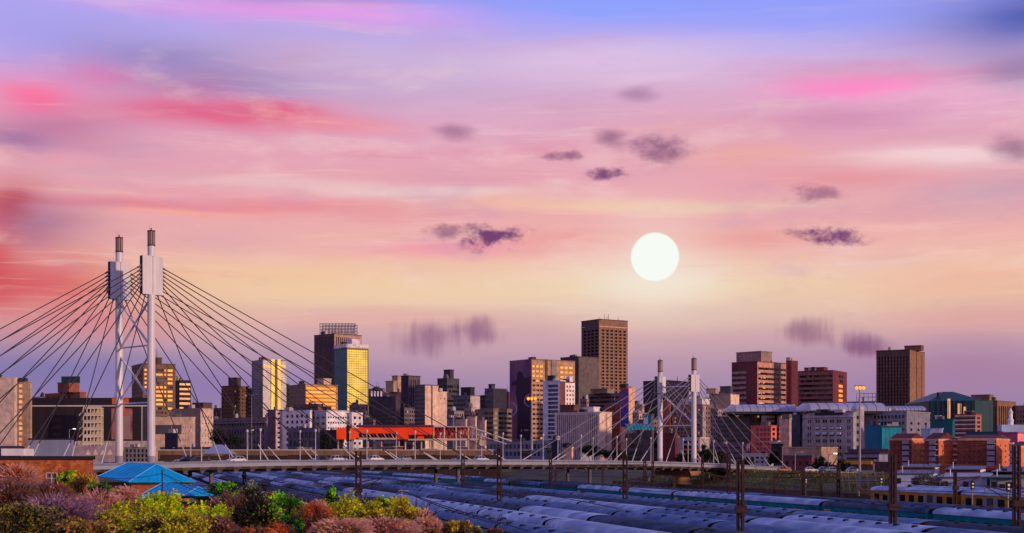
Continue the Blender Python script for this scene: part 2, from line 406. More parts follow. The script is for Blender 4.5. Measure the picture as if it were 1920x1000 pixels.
CWIN_ME = win_mesh(1.0, .85, GLASSW); YWIN_ME = win_mesh(1.3, 1.0, GLASSW)
CDOOR_ME = win_mesh(1.3, 1.9, M('coach_door', (60, 50, 60), .6), 'door')
BAND_ME = {}
def lk(name, me, parent, loc=(0, 0, 0), rz=0., scale=None):
    o = bpy.data.objects.new(name, me); COL.objects.link(o); o.parent = parent; o.location = loc; o.rotation_euler = (0, 0, rz)
    if scale: o.scale = scale
    return o
def in_view(p, zt, m=60):
    if p.y < 60: return False
    x = 960+p.x/p.y*F; y = HZ-(zt-CZ)/p.y*F
    return -m-CL*F/p.y*.3 < x < 1920+m+CL*F/p.y*.3 and y < 1000+m*.5
SIDE_MARKS = M('coach_yellow_end', (206, 138, 34), .6)
def train(off, label, phase, side, seed, sides_seen=False, ymin=80, ymax=545, windows=False):
    r = random.Random(seed); main_roof = ROOFS[seed % 3]
    t = thing('passenger_train', label, 'train', tuple(track_point(off, 250)), 'trains stabled in the rail yard')
    base = track_point(off, 250); step = CL+.7
    for k in range(-20, 20):
        c = base+TDIR*(k*step+phase)
        if c.y < ymin or c.y > ymax or not in_view(c, 6.2): continue
        px = 960+c.x/c.y*F
        if c.y > 300 and px < 330: continue
        sd = side if not isinstance(side, (list, tuple)) else side[k % len(side)]
        co = lk('coach', BODY_ME[sd], t, c-base+Vector((0, 0, .12)), TROT)
        lk('roof', ROOF_ME[(main_roof if r.random() < .7 else r.choice(ROOFS)).name], co)
        if r.random() < .5 or (sides_seen and r.random() < .7):
            yy = r.choice((-.55, -.9)); both = r.random() < .35; n = r.choice((5, 6, 8)); a0 = r.uniform(-11, -8)
            if r.random() < .3: n = 2
            for i in range(n):
                x = a0+i*(10.5-a0)/max(n-1, 1) if n > 2 else a0+i*1.2
                lk('roof_vent', VENT_ME, co, (x, yy, 3.5+.68*max(0., 1-(yy/1.75)**2)**.375+.03))
                if both and i % 2 == 0: lk('roof_vent', VENT_ME, co, (x, -yy, 3.5+.68*max(0., 1-(yy/1.75)**2)**.375+.03))
        if sides_seen:
            for i in range(9):
                x = -8.8+i*2.2
                lk('window', CWIN_ME, co, (x, -(CWD-.1)/2, 2.0))
            if windows: pass
            mb = MB(); mb.box((-11, -(CWD-.1)/2-.03, 2.0), 1.6, .06, 1.1); me = BAND_ME.setdefault('end', None)
            if me is None:
                me = bpy.data.meshes.new('end_panel'); me.from_pydata(mb.v, [], mb.f); me.materials.append(SIDE_MARKS); BAND_ME['end'] = me
            if k % 2: lk('end_panel', me, co)
            lk('door', CDOOR_ME, co, (11, -(CWD-.1)/2, 1.1))
    return t
LBL = ['rearmost blue-grey roofed train beside the bridge pier, behind the teal sided train',
       'train with teal sides and round windows showing, beside the empty tracks',
       'blue-grey roofed train just in front of the empty tracks',
       'second train roof in front of the empty tracks', 'third train roof in front of the empty tracks', 'fourth train roof in front of the empty tracks',
       'fifth train roof in front of the empty tracks', 'sixth train roof in front of the empty tracks', 'seventh train roof in front of the empty tracks',
       'eighth train roof in front of the empty tracks', 'ninth train roof in front of the empty tracks, second nearest the bushes', 'train roof nearest the bushes in the foreground of the rail yard']
offs = [0, 1, 4, 5, 6, 7, 8, 9, 10, 11, 12, 13]
for i in range(14): track(i*PITCH)
for j, i in enumerate(offs):
    train(i*PITCH, LBL[j] if j < len(offs)-1 else LBL[11], (j*7.3) % 21, 'teal' if i in (1, 5) else 'plum', 40+j, sides_seen=(i == 1))

# yellow and grey train on the far side of the yard
def yellow_train(off, label, y0, y1, phase):
    t = thing('passenger_train', label, 'train', tuple(track_point(off, 220)), 'yellow and grey commuter trains')
    base = track_point(off, 220); step = CL+.7
    for k in range(-20, 20):
        c = base+TDIR*(k*step+phase)
        if c.y < y0 or c.y > y1 or not in_view(c, 6.2): continue
        co = lk('coach', BODY_ME['yellow'], t, c-base+Vector((0, 0, .95)), TROT)
        lk('roof', ROOF_ME['coach_roof_pale'], co)
        ys = -(CWD-.1)/2
        for i in range(9):
            x = -10.4+i*2.6
            if i in (2, 6): continue
            lk('window', YWIN_ME, co, (x, ys-.02, 1.95))
        for x in (-5.2, 5.2):
            key = 'grey_panel'
            if key not in BAND_ME:
                mb = MB(); mb.box((0, -.02, 1.0), 3.4, .06, 2.15); me = bpy.data.meshes.new('grey_panel'); me.from_pydata(mb.v, [], mb.f); me.materials.append(CO_GREY); BAND_ME[key] = me
            lk('grey_panel', BAND_ME[key], co, (x, ys, 0))
            lk('door', CDOOR_ME, co, (x, ys-.06, 1.15))
    return t
for off_ in (-24, -31):
    a_, b_ = track_point(off_, 60), track_point(off_, 300); mb = MB(); mb.beam(a_+Vector((0, 0, .42)), b_+Vector((0, 0, .42)), 5.4, .8)
    for s_ in (-.72, .72): mb.beam(a_+TPERP*s_+Vector((0, 0, .92)), b_+TPERP*s_+Vector((0, 0, .92)), .09, .16, 1)
    struct(mb.build('raised_track', [M('ballast'), RAIL]))
yellow_train(-24, 'yellow and grey commuter train with square windows below the small sheds', 95, 232, 4)
t2 = thing('passenger_train', 'pale roofed train behind the yellow commuter train', 'train', tuple(track_point(-31, 220)))
b2 = track_point(-31, 220)
for k in range(-3, 4):
    c = b2+TDIR*(k*(CL+1)+2)
    if not in_view(c, 6.2) or c.y > 230: continue
    co = lk('coach', BODY_ME['grey'], t2, c-b2+Vector((0, 0, 1.0)), TROT); lk('roof', ROOF_ME['coach_roof_pale'], co)

# ------------------------------------------------------------------ bridge
BP0 = Vector((-65.4, 255)); BD = Vector((.703, .711)).normalized(); BA = Vector((-.711, .703)).normalized(); BW = 11.3
BROT = math.atan2(BD.y, BD.x)
ZP = [(-110, 9.6), (-60, 10.2), (-5.8, 10.76), (19, 11.12), (52, 11.25), (85, 11.15), (118.7, 10.88), (139, 10.62), (165, 10.1), (195, 9.1), (225, 7.9)]
def zpar(s):
    for (a, za), (b, zb) in zip(ZP, ZP[1:]):
        if s <= b: return za+(zb-za)*(s-a)/(b-a)
    return ZP[-1][1]
def zs(s): return sum(zpar(s+d) for d in (-12, -6, 0, 6, 12))/5
RD = .55          # road surface below the parapet's top
def BR(s, t, z):
    p = BP0+BD*s+BA*t; return Vector((p.x, p.y, z))
def s_at(px, t=0.):
    k = (px-960)/F; p = BP0+BA*t
    return (k*p.y-p.x)/(BD.x-k*BD.y)
def build_bridge():
    br = thing('cable_stayed_bridge', 'white cable-stayed road bridge with two pairs of pylons crossing the rail yard', 'bridge', tuple(BR(0, BW/2, 9)))
    CONC = M('bridge_concrete', (150, 146, 156), .8, var=.15, scale=.2, streak=.2)
    LIGHT = M('bridge_edge_white', (142, 142, 156), .6, var=.1, streak=.12)
    WHITE = M('pylon_white_steel', (214, 206, 210), .42, var=.06, scale=.3, spec=.4, streak=.22)
    ASPH = M('bridge_asphalt', (62, 60, 64), .9, var=.15)
    DARK = M('bridge_soffit', (60, 46, 44), .85, var=.2)
    PANEL = M('parapet_panel', (112, 118, 140), .45, var=.12, scale=.5, spec=.4, obj_rand=.16, streak=.2, alpha=.8)
    CAB = M('cable_silhouette', (58, 50, 58), .6, .0, var=.1); CABS = M('cable_pale', (124, 118, 126), .55, var=.1)  # backlit silhouette put into the dark colour; paler cables stand against the city
    PALE_END = M('cable_pale_end', (186, 180, 186), .45, var=.06)  # paler tube added: lower cables look lighter against the dark background
    S = [-82+5.5*i for i in range(54)]; S = [s for s in S if s <= 209]
    d = MB(); e = MB(); ef = MB(); so = MB(); sof = MB(); OV = 1.3
    def quadbox(mb, a, b, t0, t1, za0, za1, zb0, zb1):
        mb.hexa([BR(a, t0, za0), BR(b, t0, zb0), BR(b, t1, zb0), BR(a, t1, za0)], [BR(a, t0, za1), BR(b, t0, zb1), BR(b, t1, zb1), BR(a, t1, za1)])
    for a, b in zip(S, S[1:]):
        za, zb = zs(a)-RD, zs(b)-RD
        quadbox(d, a, b, -OV+.3, BW+OV-.3, za-.35, za, zb-.35, zb)
        for mb, t0, t1 in ((e, -OV-.35, -OV+.3), (ef, BW+OV-.3, BW+OV+.35)): quadbox(mb, a, b, t0, t1, za-.55, za+.08, zb-.55, zb+.08)
        for mb, t0 in ((so, -OV+.1), (sof, BW+OV-.7)): quadbox(mb, a, b, t0, t0+.6, za-1.05, za-.552, zb-1.05, zb-.552)
    d.build('deck', ASPH, br); e.build('edge_beam', LIGHT, br); ef.build('edge_beam', LIGHT, br); so.build('main_girder', DARK, br); sof.build('main_girder', DARK, br)
    # scalloped cross beams, one part each
    x = -60
    while x < 205:
        z = zs(x)-RD-.56; mb = MB(); t0, t1 = -OV-.2, BW+OV+.2
        mb.hexa([BR(x-.25, t0+.9, z-1.0), BR(x+.25, t0+.9, z-1.0), BR(x+.25, t1-.9, z-1.0), BR(x-.25, t1-.9, z-1.0)], [BR(x-1.1, t0, z-.01), BR(x+1.1, t0, z-.01), BR(x+1.1, t1, z-.01), BR(x-1.1, t1, z-.01)])
        mb.build('cross_beam', M('cross_beam', (110, 98, 90), .8, var=.15), br); x += 3.7
    # parapets: posts, panels and a top rail
    for side, t in ((0, -OV-.2), (1, BW+OV+.2)):
        rail = MB(); posts = MB()
        for a, b in zip(S, S[1:]):
            if b < -30 or a > 206: continue
            za, zb = zs(a), zs(b); z0a, z0b = za-RD+.08, zb-RD+.08
            h = .98
            mb = MB(); g = .12
            mb.hexa([BR(a+g, t-.03, z0a), BR(b-g, t-.03, z0b), BR(b-g, t+.03, z0b), BR(a+g, t+.03, z0a)], [BR(a+g, t-.03, za-.14), BR(b-g, t-.03, zb-.14), BR(b-g, t+.03, zb-.14), BR(a+g, t+.03, za-.14)])
            mb.build('parapet_panel', PANEL, br)
            thick = .17 if 88 < a < 172 else .07
            rail.tube(BR(a, t-.02, za-.07), BR(b, t-.02, zb-.07), thick, n=6)
            posts.box(tuple(BR(a, t, z0a-.02)), .1, .14, RD-.1, BROT)
        rail.build('top_rail', LIGHT, br); posts.build('parapet_posts', LIGHT, br, kind='stuff')
    # pylons
    def pylon(s, t, ztop, zbox1, zbox0, zcap, r, bl, bt, n_cab, near):
        zd = zs(s)-RD; c = BR(s, t, 0)
        py = MB(); py.lathe((c.x, c.y), [(r, zd+1.7), (r, zbox0+.02)], 24); py.lathe((c.x, c.y), [(r*.96, zbox1-.02), (r*.96, zcap)], 24)
        o = py.build('pylon', WHITE, br, smooth=True, label='round white steel pylon with anchor box and louvred lantern')
        bb = MB(); bb.lathe((c.x, c.y), [(r*1.06, zd-.3), (r*1.06, zd+1.7)], 20); bb.build('concrete_base', CONC, o, smooth=True)
        ab = MB(); ab.box((c.x, c.y, zbox0), bl, bt, zbox1-zbox0, BROT); ab.build('anchor_box', WHITE, o)
        f = BR(s, t-bt/2-.01, 0); g = MB(); g.box((f.x, f.y, zbox0+.05), .09, .04, zbox1-zbox0-.1, BROT); g.build('cover_joint', CONC, o)
        for sg in (-1, 1):
            f = BR(s+sg*(bl/2+.02), t, 0); g = MB(); g.box((f.x, f.y, zbox0+.1), .06, bt*.7, zbox1-zbox0-.2, BROT); g.build('anchor_slot', M('anchor_slot_dark', (52, 40, 48), .7), o)
        ln = MB(); nl = 10; R = r*.98
        for i in range(nl):
            a = 2*math.pi*i/nl; ln.box((c.x+R*.92*math.cos(a), c.y+R*.92*math.sin(a), zcap), .09, .3, ztop-zcap, a)
        ln.build('louvre', M('lantern_bronze', (150, 122, 118), .5, .2, var=.1), o)
        lc = MB(); lc.lathe((c.x, c.y), [(R*.55, zcap), (R*.55, ztop-.1)], 12); lc.build('lantern_core', M('lantern_core', (128, 104, 108), .6), o)
        for zz in (zcap-.08, ztop-.1):
            rr = MB(); rr.lathe((c.x, c.y), [(R*1.06, zz), (R*1.06, zz+.22)], 16); rr.build('lantern_ring', M('lantern_ring', (50, 36, 38), .6), o)
        sp = MB(); sp.tube((c.x, c.y, ztop), (c.x, c.y, ztop+.6), .12, .1); sp.tube((c.x-.25, c.y, ztop), (c.x-.25, c.y, ztop+1.3), .03, .02, n=4); sp.build('spike', M('lantern_ring'), o)
        return o
    YN = 255.0; YS = BR(161, 0, 0).y
    zn = lambda py: wz(py, YN)
    zsn = lambda py: wz(py, YS)
    for t in (0, BW): pylon(0, t, zn(434), zn(481), zn(553), zn(461), .70, 4.1, 1.05, 8, t == 0)
    for t in (0, BW): pylon(161, t, zsn(673), zsn(703), zsn(735), zsn(694), .68, 3.6, 1.0, 5, t == 0)
    # bracing between the two shafts of each pair
    def brace(s, zh, X, rad):
        for z in zh:
            mb = MB(); mb.tube(BR(s, 0, z), BR(s, BW, z), rad*.75, n=8); mb.build('cross_tie', WHITE, br, smooth=True)
        for (z0, z1) in X:
            for a, b in ((0, BW), (BW, 0)):
                mb = MB(); mb.tube(BR(s, a, z0), BR(s, b, z1), rad, n=8); mb.build('diagonal_brace', WHITE, br, smooth=True)
    brace(0, [zn(647), zn(755)], [(zn(556), zn(652)), (zn(660), zn(752))], .21)
    brace(161, [zsn(724), zsn(798)], [(zsn(735), zsn(794))], .24)
    # cables
    def cable(s0, t, z0, s1, z1=None, rad=.092, cm=None):
        z1 = zs(s1)-RD+.1 if z1 is None else z1
        a, b = BR(s0, t, z0), BR(s1, t, z1); d = (b-a).normalized()
        mb = MB(); mb.tube(a, b, rad, n=6); o = mb.build('cable', cm or CAB, br, smooth=True)
        sl = MB(); sl.tube(b-d*min(4.5, (b-a).length*.25), b, rad*1.3, n=6); sl.build('cable_pale_end', PALE_END, o, smooth=True)
        sk = MB(); sk.tube(a, a+d*.9, rad*2.4, rad*1.8, n=8); sk.build('cable_socket', M('socket_grey', (120, 108, 112), .5, .4), o)
    for t in (0, BW):
        zt = [zn(500-(0))-i*(zn(500)-zn(549))/7 for i in range(8)]
        for i in range(8):
            cable(2.05 if i < 6 else 1.6-.5*(i-6), t, zt[i], 92-11*i)
            cable(-2.05 if i < 6 else -1.6+.5*(i-6), t, zt[i], -66+8*i)
        zt = [zsn(709)-i*(zsn(709)-zsn(733))/4 for i in range(5)]
        for i in range(5):
            cable(161-1.9, t, zt[i], 161-54+10.5*i, cm=CABS)
            cable(161+1.9, t, zt[i], 161+44-8.2*i, cm=CABS)
    # pier under the far pylons
    c = BR(161, BW*.35, 0); zd = zs(161)-RD-1.6
    mb = MB(); mb.lathe((c.x, c.y), [(2.5, 1.8), (2.15, zd-2.3), (1.95, zd-1.2)], 20); o = mb.build('pier', M('pier_concrete', (176, 128, 96), .85, var=.12, streak=.2), br, smooth=True)
    mb = MB(); mb.hexa([BR(159.6, -.3, zd-1.2), BR(162.4, -.3, zd-1.2), BR(162.4, BW+.3, zd-1.2), BR(159.6, BW+.3, zd-1.2)], [BR(158, -.9, zd), BR(164, -.9, zd), BR(164, BW+.9, zd), BR(158, BW+.9, zd)]); mb.build('pier_cap', M('pier_concrete'), o)
    # slender columns under the north spans
    for s in (-18, 14, 78, 122, 190):
        for t in (2, BW-2):
            c = BR(s, t, 0); mb = MB(); mb.lathe((c.x, c.y), [(.42, 1.9), (.42, zs(s)-RD-.6)], 10); mb.build('column', M('column_grey', (104, 94, 104), .8), br, smooth=True)
    # south abutment
    a = BR(204, -.6, 0); mb = MB()
    mb.hexa([BR(203, -.5, 2), BR(214, -.5, 2), BR(214, BW+.5, 2), BR(203, BW+.5, 2)], [BR(203, -.5, zs(205)-1.9), BR(214, -.5, zs(212)-1.9), BR(214, BW+.5, zs(212)-1.9), BR(203, BW+.5, zs(205)-1.9)])
    mb.build('abutment', M('abutment_brown', (110, 84, 74), .85), br)
    return br
BRIDGE = build_bridge()

# lamp posts along the bridge
def lamp_post(s, t, label, hh=6.2):
    z = zs(s)-RD; p = BR(s, t, z)
    o = thing('lamp_post', label, 'lamp post', tuple(p), 'slim lamp posts along the bridge')
    m = M('lamp_post_grey', (190, 184, 190), .5, var=.05)
    mb = MB(); mb.tube(p, p+Vector((0, 0, hh)), .11, .07, n=6); mb.build('post', m, o)
    mb = MB(); mb.box((p.x, p.y, p.z+hh), .34, .34, .5, BROT); mb.build('lamp_head', m, o)
    mb = MB(); mb.box((p.x, p.y, p.z-.06), .4, .4, .3, BROT); mb.build('base', m, o)
k = 0
ORD = ['first', 'second', 'third', 'fourth', 'fifth', 'sixth', 'seventh', 'eighth', 'ninth', 'tenth', 'eleventh', 'twelfth', 'thirteenth', 'fourteenth']
for i in range(14):
    s = 10+13.2*i
    lamp_post(s, -.9, '%s slim lamp post from the left on the near side of the bridge' % ORD[i])
    if i < 13: lamp_post(s+6, BW+.9, '%s slim lamp post from the left on the far side of the bridge' % ORD[i])

# ------------------------------------------------------------------ cars on the bridge
def car(s, t, colr, label, flip=False, van=False):
    L, Wd = (3.75, 1.6)
    p = BR(s, t, zs(s)-RD+.004); o = thing('car', label, 'car', tuple(p), 'cars on the bridge'); o.rotation_euler = (0, 0, BROT+(math.pi if flip else 0))
    paint = M('car_paint_%d_%d_%d' % colr, colr, .25, .1, var=.03, spec=.6); glass = M('car_glass', (18, 20, 28), .08, spec=.6, var=0); rub = M('tyre', (18, 18, 20), .9)
    def loc(mb, name, mat, parent=o, sm=False):
        me = bpy.data.meshes.new(name); me.from_pydata(mb.v, [], mb.f); me.materials.append(mat)
        if sm: me.polygons.foreach_set('use_smooth', [True]*len(mb.f)); me.set_sharp_from_angle(angle=math.radians(35))
        x = bpy.data.objects.new(name, me); COL.objects.link(x); x.parent = parent; return x
    prof = [(-1.85, .35), (-1.87, .62), (-1.78, .86), (-1.2, .92), (.55, .92), (1.35, .84), (1.8, .66), (1.87, .45), (1.8, .3)]
    mb = MB()
    def loft(pr, ws):
        n = len(pr); k0 = len(mb.v)
        for y, sc in ws:
            for x, z in pr: mb.v.append((x*sc, y, z))
        for j in range(len(ws)-1):
            for i in range(n):
                i2 = (i+1) % n; mb.f.append((k0+j*n+i, k0+j*n+i2, k0+(j+1)*n+i2, k0+(j+1)*n+i))
        mb.f.append(tuple(k0+i for i in reversed(range(n)))); mb.f.append(tuple(k0+(len(ws)-1)*n+i for i in range(n)))
    loft(prof, [(-Wd/2, .96), (-Wd/2+.1, 1), (Wd/2-.1, 1), (Wd/2, .96)])
    body = loc(mb, 'body', paint, sm=True)
    mb = MB(); cab = [(-1.5, .9), (-1.05, 1.38), (.1, 1.42), (.8, .9)]
    if van: cab = [(-1.75, .9), (-1.6, 1.46), (.3, 1.48), (.95, .9)]
    k0 = 0
    for y, ins in ((-Wd/2+.06, 1), (-Wd/2+.2, 0), (Wd/2-.2, 0), (Wd/2-.06, 1)): pass
    lo = [(cab[0][0], -Wd/2+.06, .9), (cab[3][0], -Wd/2+.06, .9), (cab[3][0], Wd/2-.06, .9), (cab[0][0], Wd/2-.06, .9)]
    hi = [(cab[1][0], -Wd/2+.22, cab[1][1]), (cab[2][0], -Wd/2+.22, cab[2][1]), (cab[2][0], Wd/2-.22, cab[2][1]), (cab[1][0], Wd/2-.22, cab[1][1])]
    mb.hexa(lo, hi); loc(mb, 'window', glass)
    mb = MB(); mb.hexa([(x*1.02, y*1.02, z-.02) for x, y, z in hi], [(x*.94, y*.9, z+.05) for x, y, z in hi])
    for sg in (-1, 1):
        for a, b in ((0, 0), (1, 1)):
            lo2 = lo[a] if sg < 0 else lo[3-a]; hi2 = hi[a] if sg < 0 else hi[3-a]; mb.tube(lo2, hi2, .05, n=4)
        mx = (lo[0][0]+lo[1][0])/2; mb.tube((mx, sg*(Wd/2-.05), .9), (mx-.1, sg*(Wd/2-.21), cab[1][1]+.02), .045, n=4)
    loc(mb, 'roof', paint)
    for x in (-1.15, 1.2):
        for y in (-Wd/2+.08, Wd/2-.08):
            mb = MB(); mb.tube((x, y-.09, .3), (x, y+.09, .3), .3, n=14); w = loc(mb, 'wheel', rub)
            mb = MB(); mb.tube((x, y-.1, .3), (x, y+.1, .3), .17, n=10); loc(mb, 'rim', M('rim', (150, 150, 156), .3, .8), w)
    for y in (-.5, .5):
        mb = MB(); mb.box((1.8, y, .6), .12, .3, .14); loc(mb, 'headlight', M('headlight', (230, 228, 220), .2))
        mb = MB(); mb.box((-1.83, y, .64), .1, .26, .14); loc(mb, 'tail_light', M('tail_light', (150, 20, 18), .3))
    return o
for px, t, c, lb, fl in ((376, 3.0, (58, 28, 34), 'dark red car on the bridge above the blue hipped roof', False), (443, 2.2, (222, 220, 226), 'white car at the left end of the bridge near the rail mast', True),
                         (346, 7.5, (40, 40, 52), 'dark car on the bridge beside the tall pylons', True),
                         (634, 3.0, (200, 202, 210), 'silver car on the bridge just left of the tall brown rail mast', False), (704, 2.4, (232, 230, 234), 'white car on the bridge right of the tall brown rail mast', False),
                         (600, 7.8, (60, 62, 78), 'dark blue car on the far lane of the bridge', True), (902, 2.6, (206, 206, 214), 'silver car on the middle of the bridge beside the brown mast', False),
                         (862, 7.6, (44, 42, 50), 'black car on the far lane at mid bridge', True), (756, 7.6, (150, 150, 162), 'grey car on the far lane behind the white car', True)):
    car(s_at(px, t), t, c, lb, fl)
# ------------------------------------------------------------------ buildings
LIT = M('window_glow_gold', (255, 176, 72), .4, emit=.55, cell=2.2, var=.15, scale=.5)  # golden glow put into window panes as emission
GLOW_WARM = M('window_glow_warm', (255, 190, 130), .4, emit=.42, cell=2.2, var=.15, scale=.5)
GOLD = M('glass_gold_reflection', (150, 140, 74), .5, 1.0, var=.25, scale=.12); GOLDR = M('glass_gold_ribbon', (196, 128, 56), .5, 1.0, var=.2, scale=.25)  # gold tint puts the reflected bright sky into the glass colour
GLASSK = M('glass_black', (14, 12, 16), .3, spec=.3, var=0)
GLASSB = M('glass_blue', (36, 52, 78), .16, spec=.6, cell=1.9, var=0)
GLASST = M('glass_teal', (0, 112, 128), .35, spec=.2, var=.12, scale=.08)
GLASSG = M('glass_grey', (40, 40, 48), .2, spec=.5, cell=2.4, var=0)
GLASSP = M('glass_pale', (96, 92, 100), .25, spec=.5, cell=2.0, var=0)
ROOFM = M('roof_slab_grey', (84, 76, 78), .9, var=.15)
def wallm(c, **k):
    c0 = c; c = tuple(min(255, int(v*1.04+7)) for v in c)
    kk = dict(rough=.85, var=.12, scale=.06, streak=.16, fine=.5); kk.update(k)
    return M('wall_%d_%d_%d' % c0, c, **kk)
def G(n, fh, wf=.6, hf=.5, ml=.04, mr=.04, mt=4, mb=0, rec=.35, cols=None, pane=None, lit=0., litm=None, litrows=None, wall=None, rows=None):
    return dict(n=n, fh=fh, wf=wf, hf=hf, ml=ml, mr=mr, mt=mt, mb=mb, rec=rec, cols=cols, pane=pane, lit=lit, litm=litm, litrows=litrows, wall=wall, rows=rows)
def RB(fh, hf=.5, **k): k.setdefault('ml', .03); k.setdefault('mr', .03); return G(1, fh, 1.0, hf, **k)
def FN(n, wf=.5, **k): return G(n, None, wf, 1.0, **k)
def face_wall(mb, A, B, z0, z1, st, Y, panes, mi=0):
    """one outer wall from A to B (seen left to right from outside) with real recessed openings"""
    d = Vector((B[0]-A[0], B[1]-A[1])); Wd = d.length; d /= Wd; n = Vector((d.y, -d.x))
    def p(u, v, k=0.): return (A[0]+d.x*u-n.x*k, A[1]+d.y*u-n.y*k, v)
    if st is None:
        mb.face([p(0, z0), p(Wd, z0), p(Wd, z1), p(0, z1)], mi); return
    m = Y/F
    if st['cols']: cols = [(a*Wd, b*Wd) for a, b in st['cols']]
    else:
        a0, a1 = st['ml']*Wd, (1-st['mr'])*Wd; pt = (a1-a0)/st['n']; h = pt*st['wf']/2
        cols = [(a0+pt*(i+.5)-h, a0+pt*(i+.5)+h) for i in range(st['n'])]
    zt = z1-st['mt']*m; zb = z0+.8+st['mb']*m
    if st['fh'] is None: rows = [(zb, zt)]
    else:
        fh = st['fh']*m; rows = []; v = zt
        while v-fh*st['hf'] > zb: rows.append((v-fh*st['hf'], v)); v -= fh
    if st['rows'] is not None: rows = rows[:st['rows']]
    rows = rows[::-1]
    k = st['rec']; z = z0
    for (r0, r1) in rows:
        mb.face([p(0, z), p(Wd, z), p(Wd, r0), p(0, r0)], mi)
        u = 0
        for (c0, c1) in cols:
            if c0 > u+1e-4: mb.face([p(u, r0), p(c0, r0), p(c0, r1), p(u, r1)], mi)
            mb.face([p(c0, r0), p(c1, r0), p(c1, r0, k), p(c0, r0, k)], mi); mb.face([p(c0, r1, k), p(c1, r1, k), p(c1, r1), p(c0, r1)], mi)
            mb.face([p(c0, r0), p(c0, r0, k), p(c0, r1, k), p(c0, r1)], mi); mb.face([p(c1, r0, k), p(c1, r0), p(c1, r1), p(c1, r1, k)], mi)
            panes.append((p((c0+c1)/2, (r0+r1)/2, k+.03), c1-c0, r1-r0, math.atan2(d.y, d.x), st, len(rows)-1-rows.index((r0, r1))))
            u = c1
        if u < Wd-1e-4: mb.face([p(u, r0), p(Wd, r0), p(Wd, r1), p(u, r1)], mi)
        z = r1
    mb.face([p(0, z), p(Wd, z), p(Wd, z1), p(0, z1)], mi)
def add_panes(root, panes, Y, defpane, seed):
    r = random.Random(seed); small = {}
    for (c, w, h, rz, st, row) in panes:
        pm = st['pane'] or defpane
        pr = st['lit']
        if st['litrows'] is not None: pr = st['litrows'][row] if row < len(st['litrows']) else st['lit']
        if pr and r.random() < pr: pm = st['litm'] or LIT  # some panes picked to glow by their own emission
        px = max(w, h)*F/Y
        if px >= 9:
            off = W(root); o = bpy.data.objects.new('window', pane_mesh(pm)); COL.objects.link(o); o.parent = root
            o.location = (c[0]-off.x, c[1]-off.y, c[2]-off.z); o.rotation_euler = (0, 0, rz); o.scale = (w+.02, 1, h+.02)
        else: small.setdefault(pm.name, (pm, []))[1].append((c, w, h, rz))
    if small:
        mb = MB(); mats = []
        for i, (pm, L) in enumerate(small.values()):
            mats.append(pm)
            for c, w, h, rz in L: mb.box((c[0], c[1], c[2]-h/2-.01), w+.02, .06, h+.02, rz, i)
        mb.build('small_windows', mats, root, kind='stuff')
def polybld(name, label, pts, styles, z0, z1, Y, wall, pane=None, slab=True, slabm=None, over=.25, cat='building', group=None, seed=1):
    root = thing(name, label, cat, (pts[0][0], pts[0][1], z0), group)
    mb = MB(); panes = []; mats = [wall]
    for i, A in enumerate(pts):
        B = pts[(i+1) % len(pts)]; st = styles[i] if i < len(styles) else None; mi = 0
        if isinstance(st, tuple): st, wm_ = st; mats.append(wm_); mi = len(mats)-1
        elif st and st['wall']: mats.append(st['wall']); mi = len(mats)-1
        face_wall(mb, A, B, z0, z1, st, Y, panes, mi)
    mb.face([(p[0], p[1], z1-.02) for p in pts], 0)
    mb.build('wall', mats, root)
    add_panes(root, panes, Y, pane or GLASSD, seed)
    if slab:
        cx = sum(p[0] for p in pts)/len(pts); cy = sum(p[1] for p in pts)/len(pts); q = []
        for p in pts:
            v = Vector((p[0]-cx, p[1]-cy)); l = v.length; q.append((cx+v.x*(1+over/l), cy+v.y*(1+over/l)))
        th = max(.5, 1.6*Y/F); b = MB(); b.prism(q, z1+.003, z1+th); b.build('parapet', slabm or wall, root)
        root['_top'] = z1+th
    else: root['_top'] = z1
    root['_Y'] = Y
    return root
def footprint(xl, xc, xr, Y, al):
    a = math.radians(al); kl, kc, kr = ((v-960)/F for v in (xl, xc, xr)); P = Vector((kc*Y, Y)); D = 18.0
    Ld = Vector((-math.cos(a), math.sin(a))); Rd = Vector((math.sin(a), math.cos(a)))
    l = (P.x-kl*P.y)/(math.cos(a)+kl*math.sin(a)); l = max(l, .5)
    r = (kr*P.y-P.x)/(math.sin(a)-kr*math.cos(a)) if xr > xc+.5 else D
    if r <= 0 or r > 90: r = D if r <= 0 else 90
    return [tuple(P+Ld*l), tuple(P), tuple(P+Rd*r), tuple(P+Ld*l+Rd*r)]
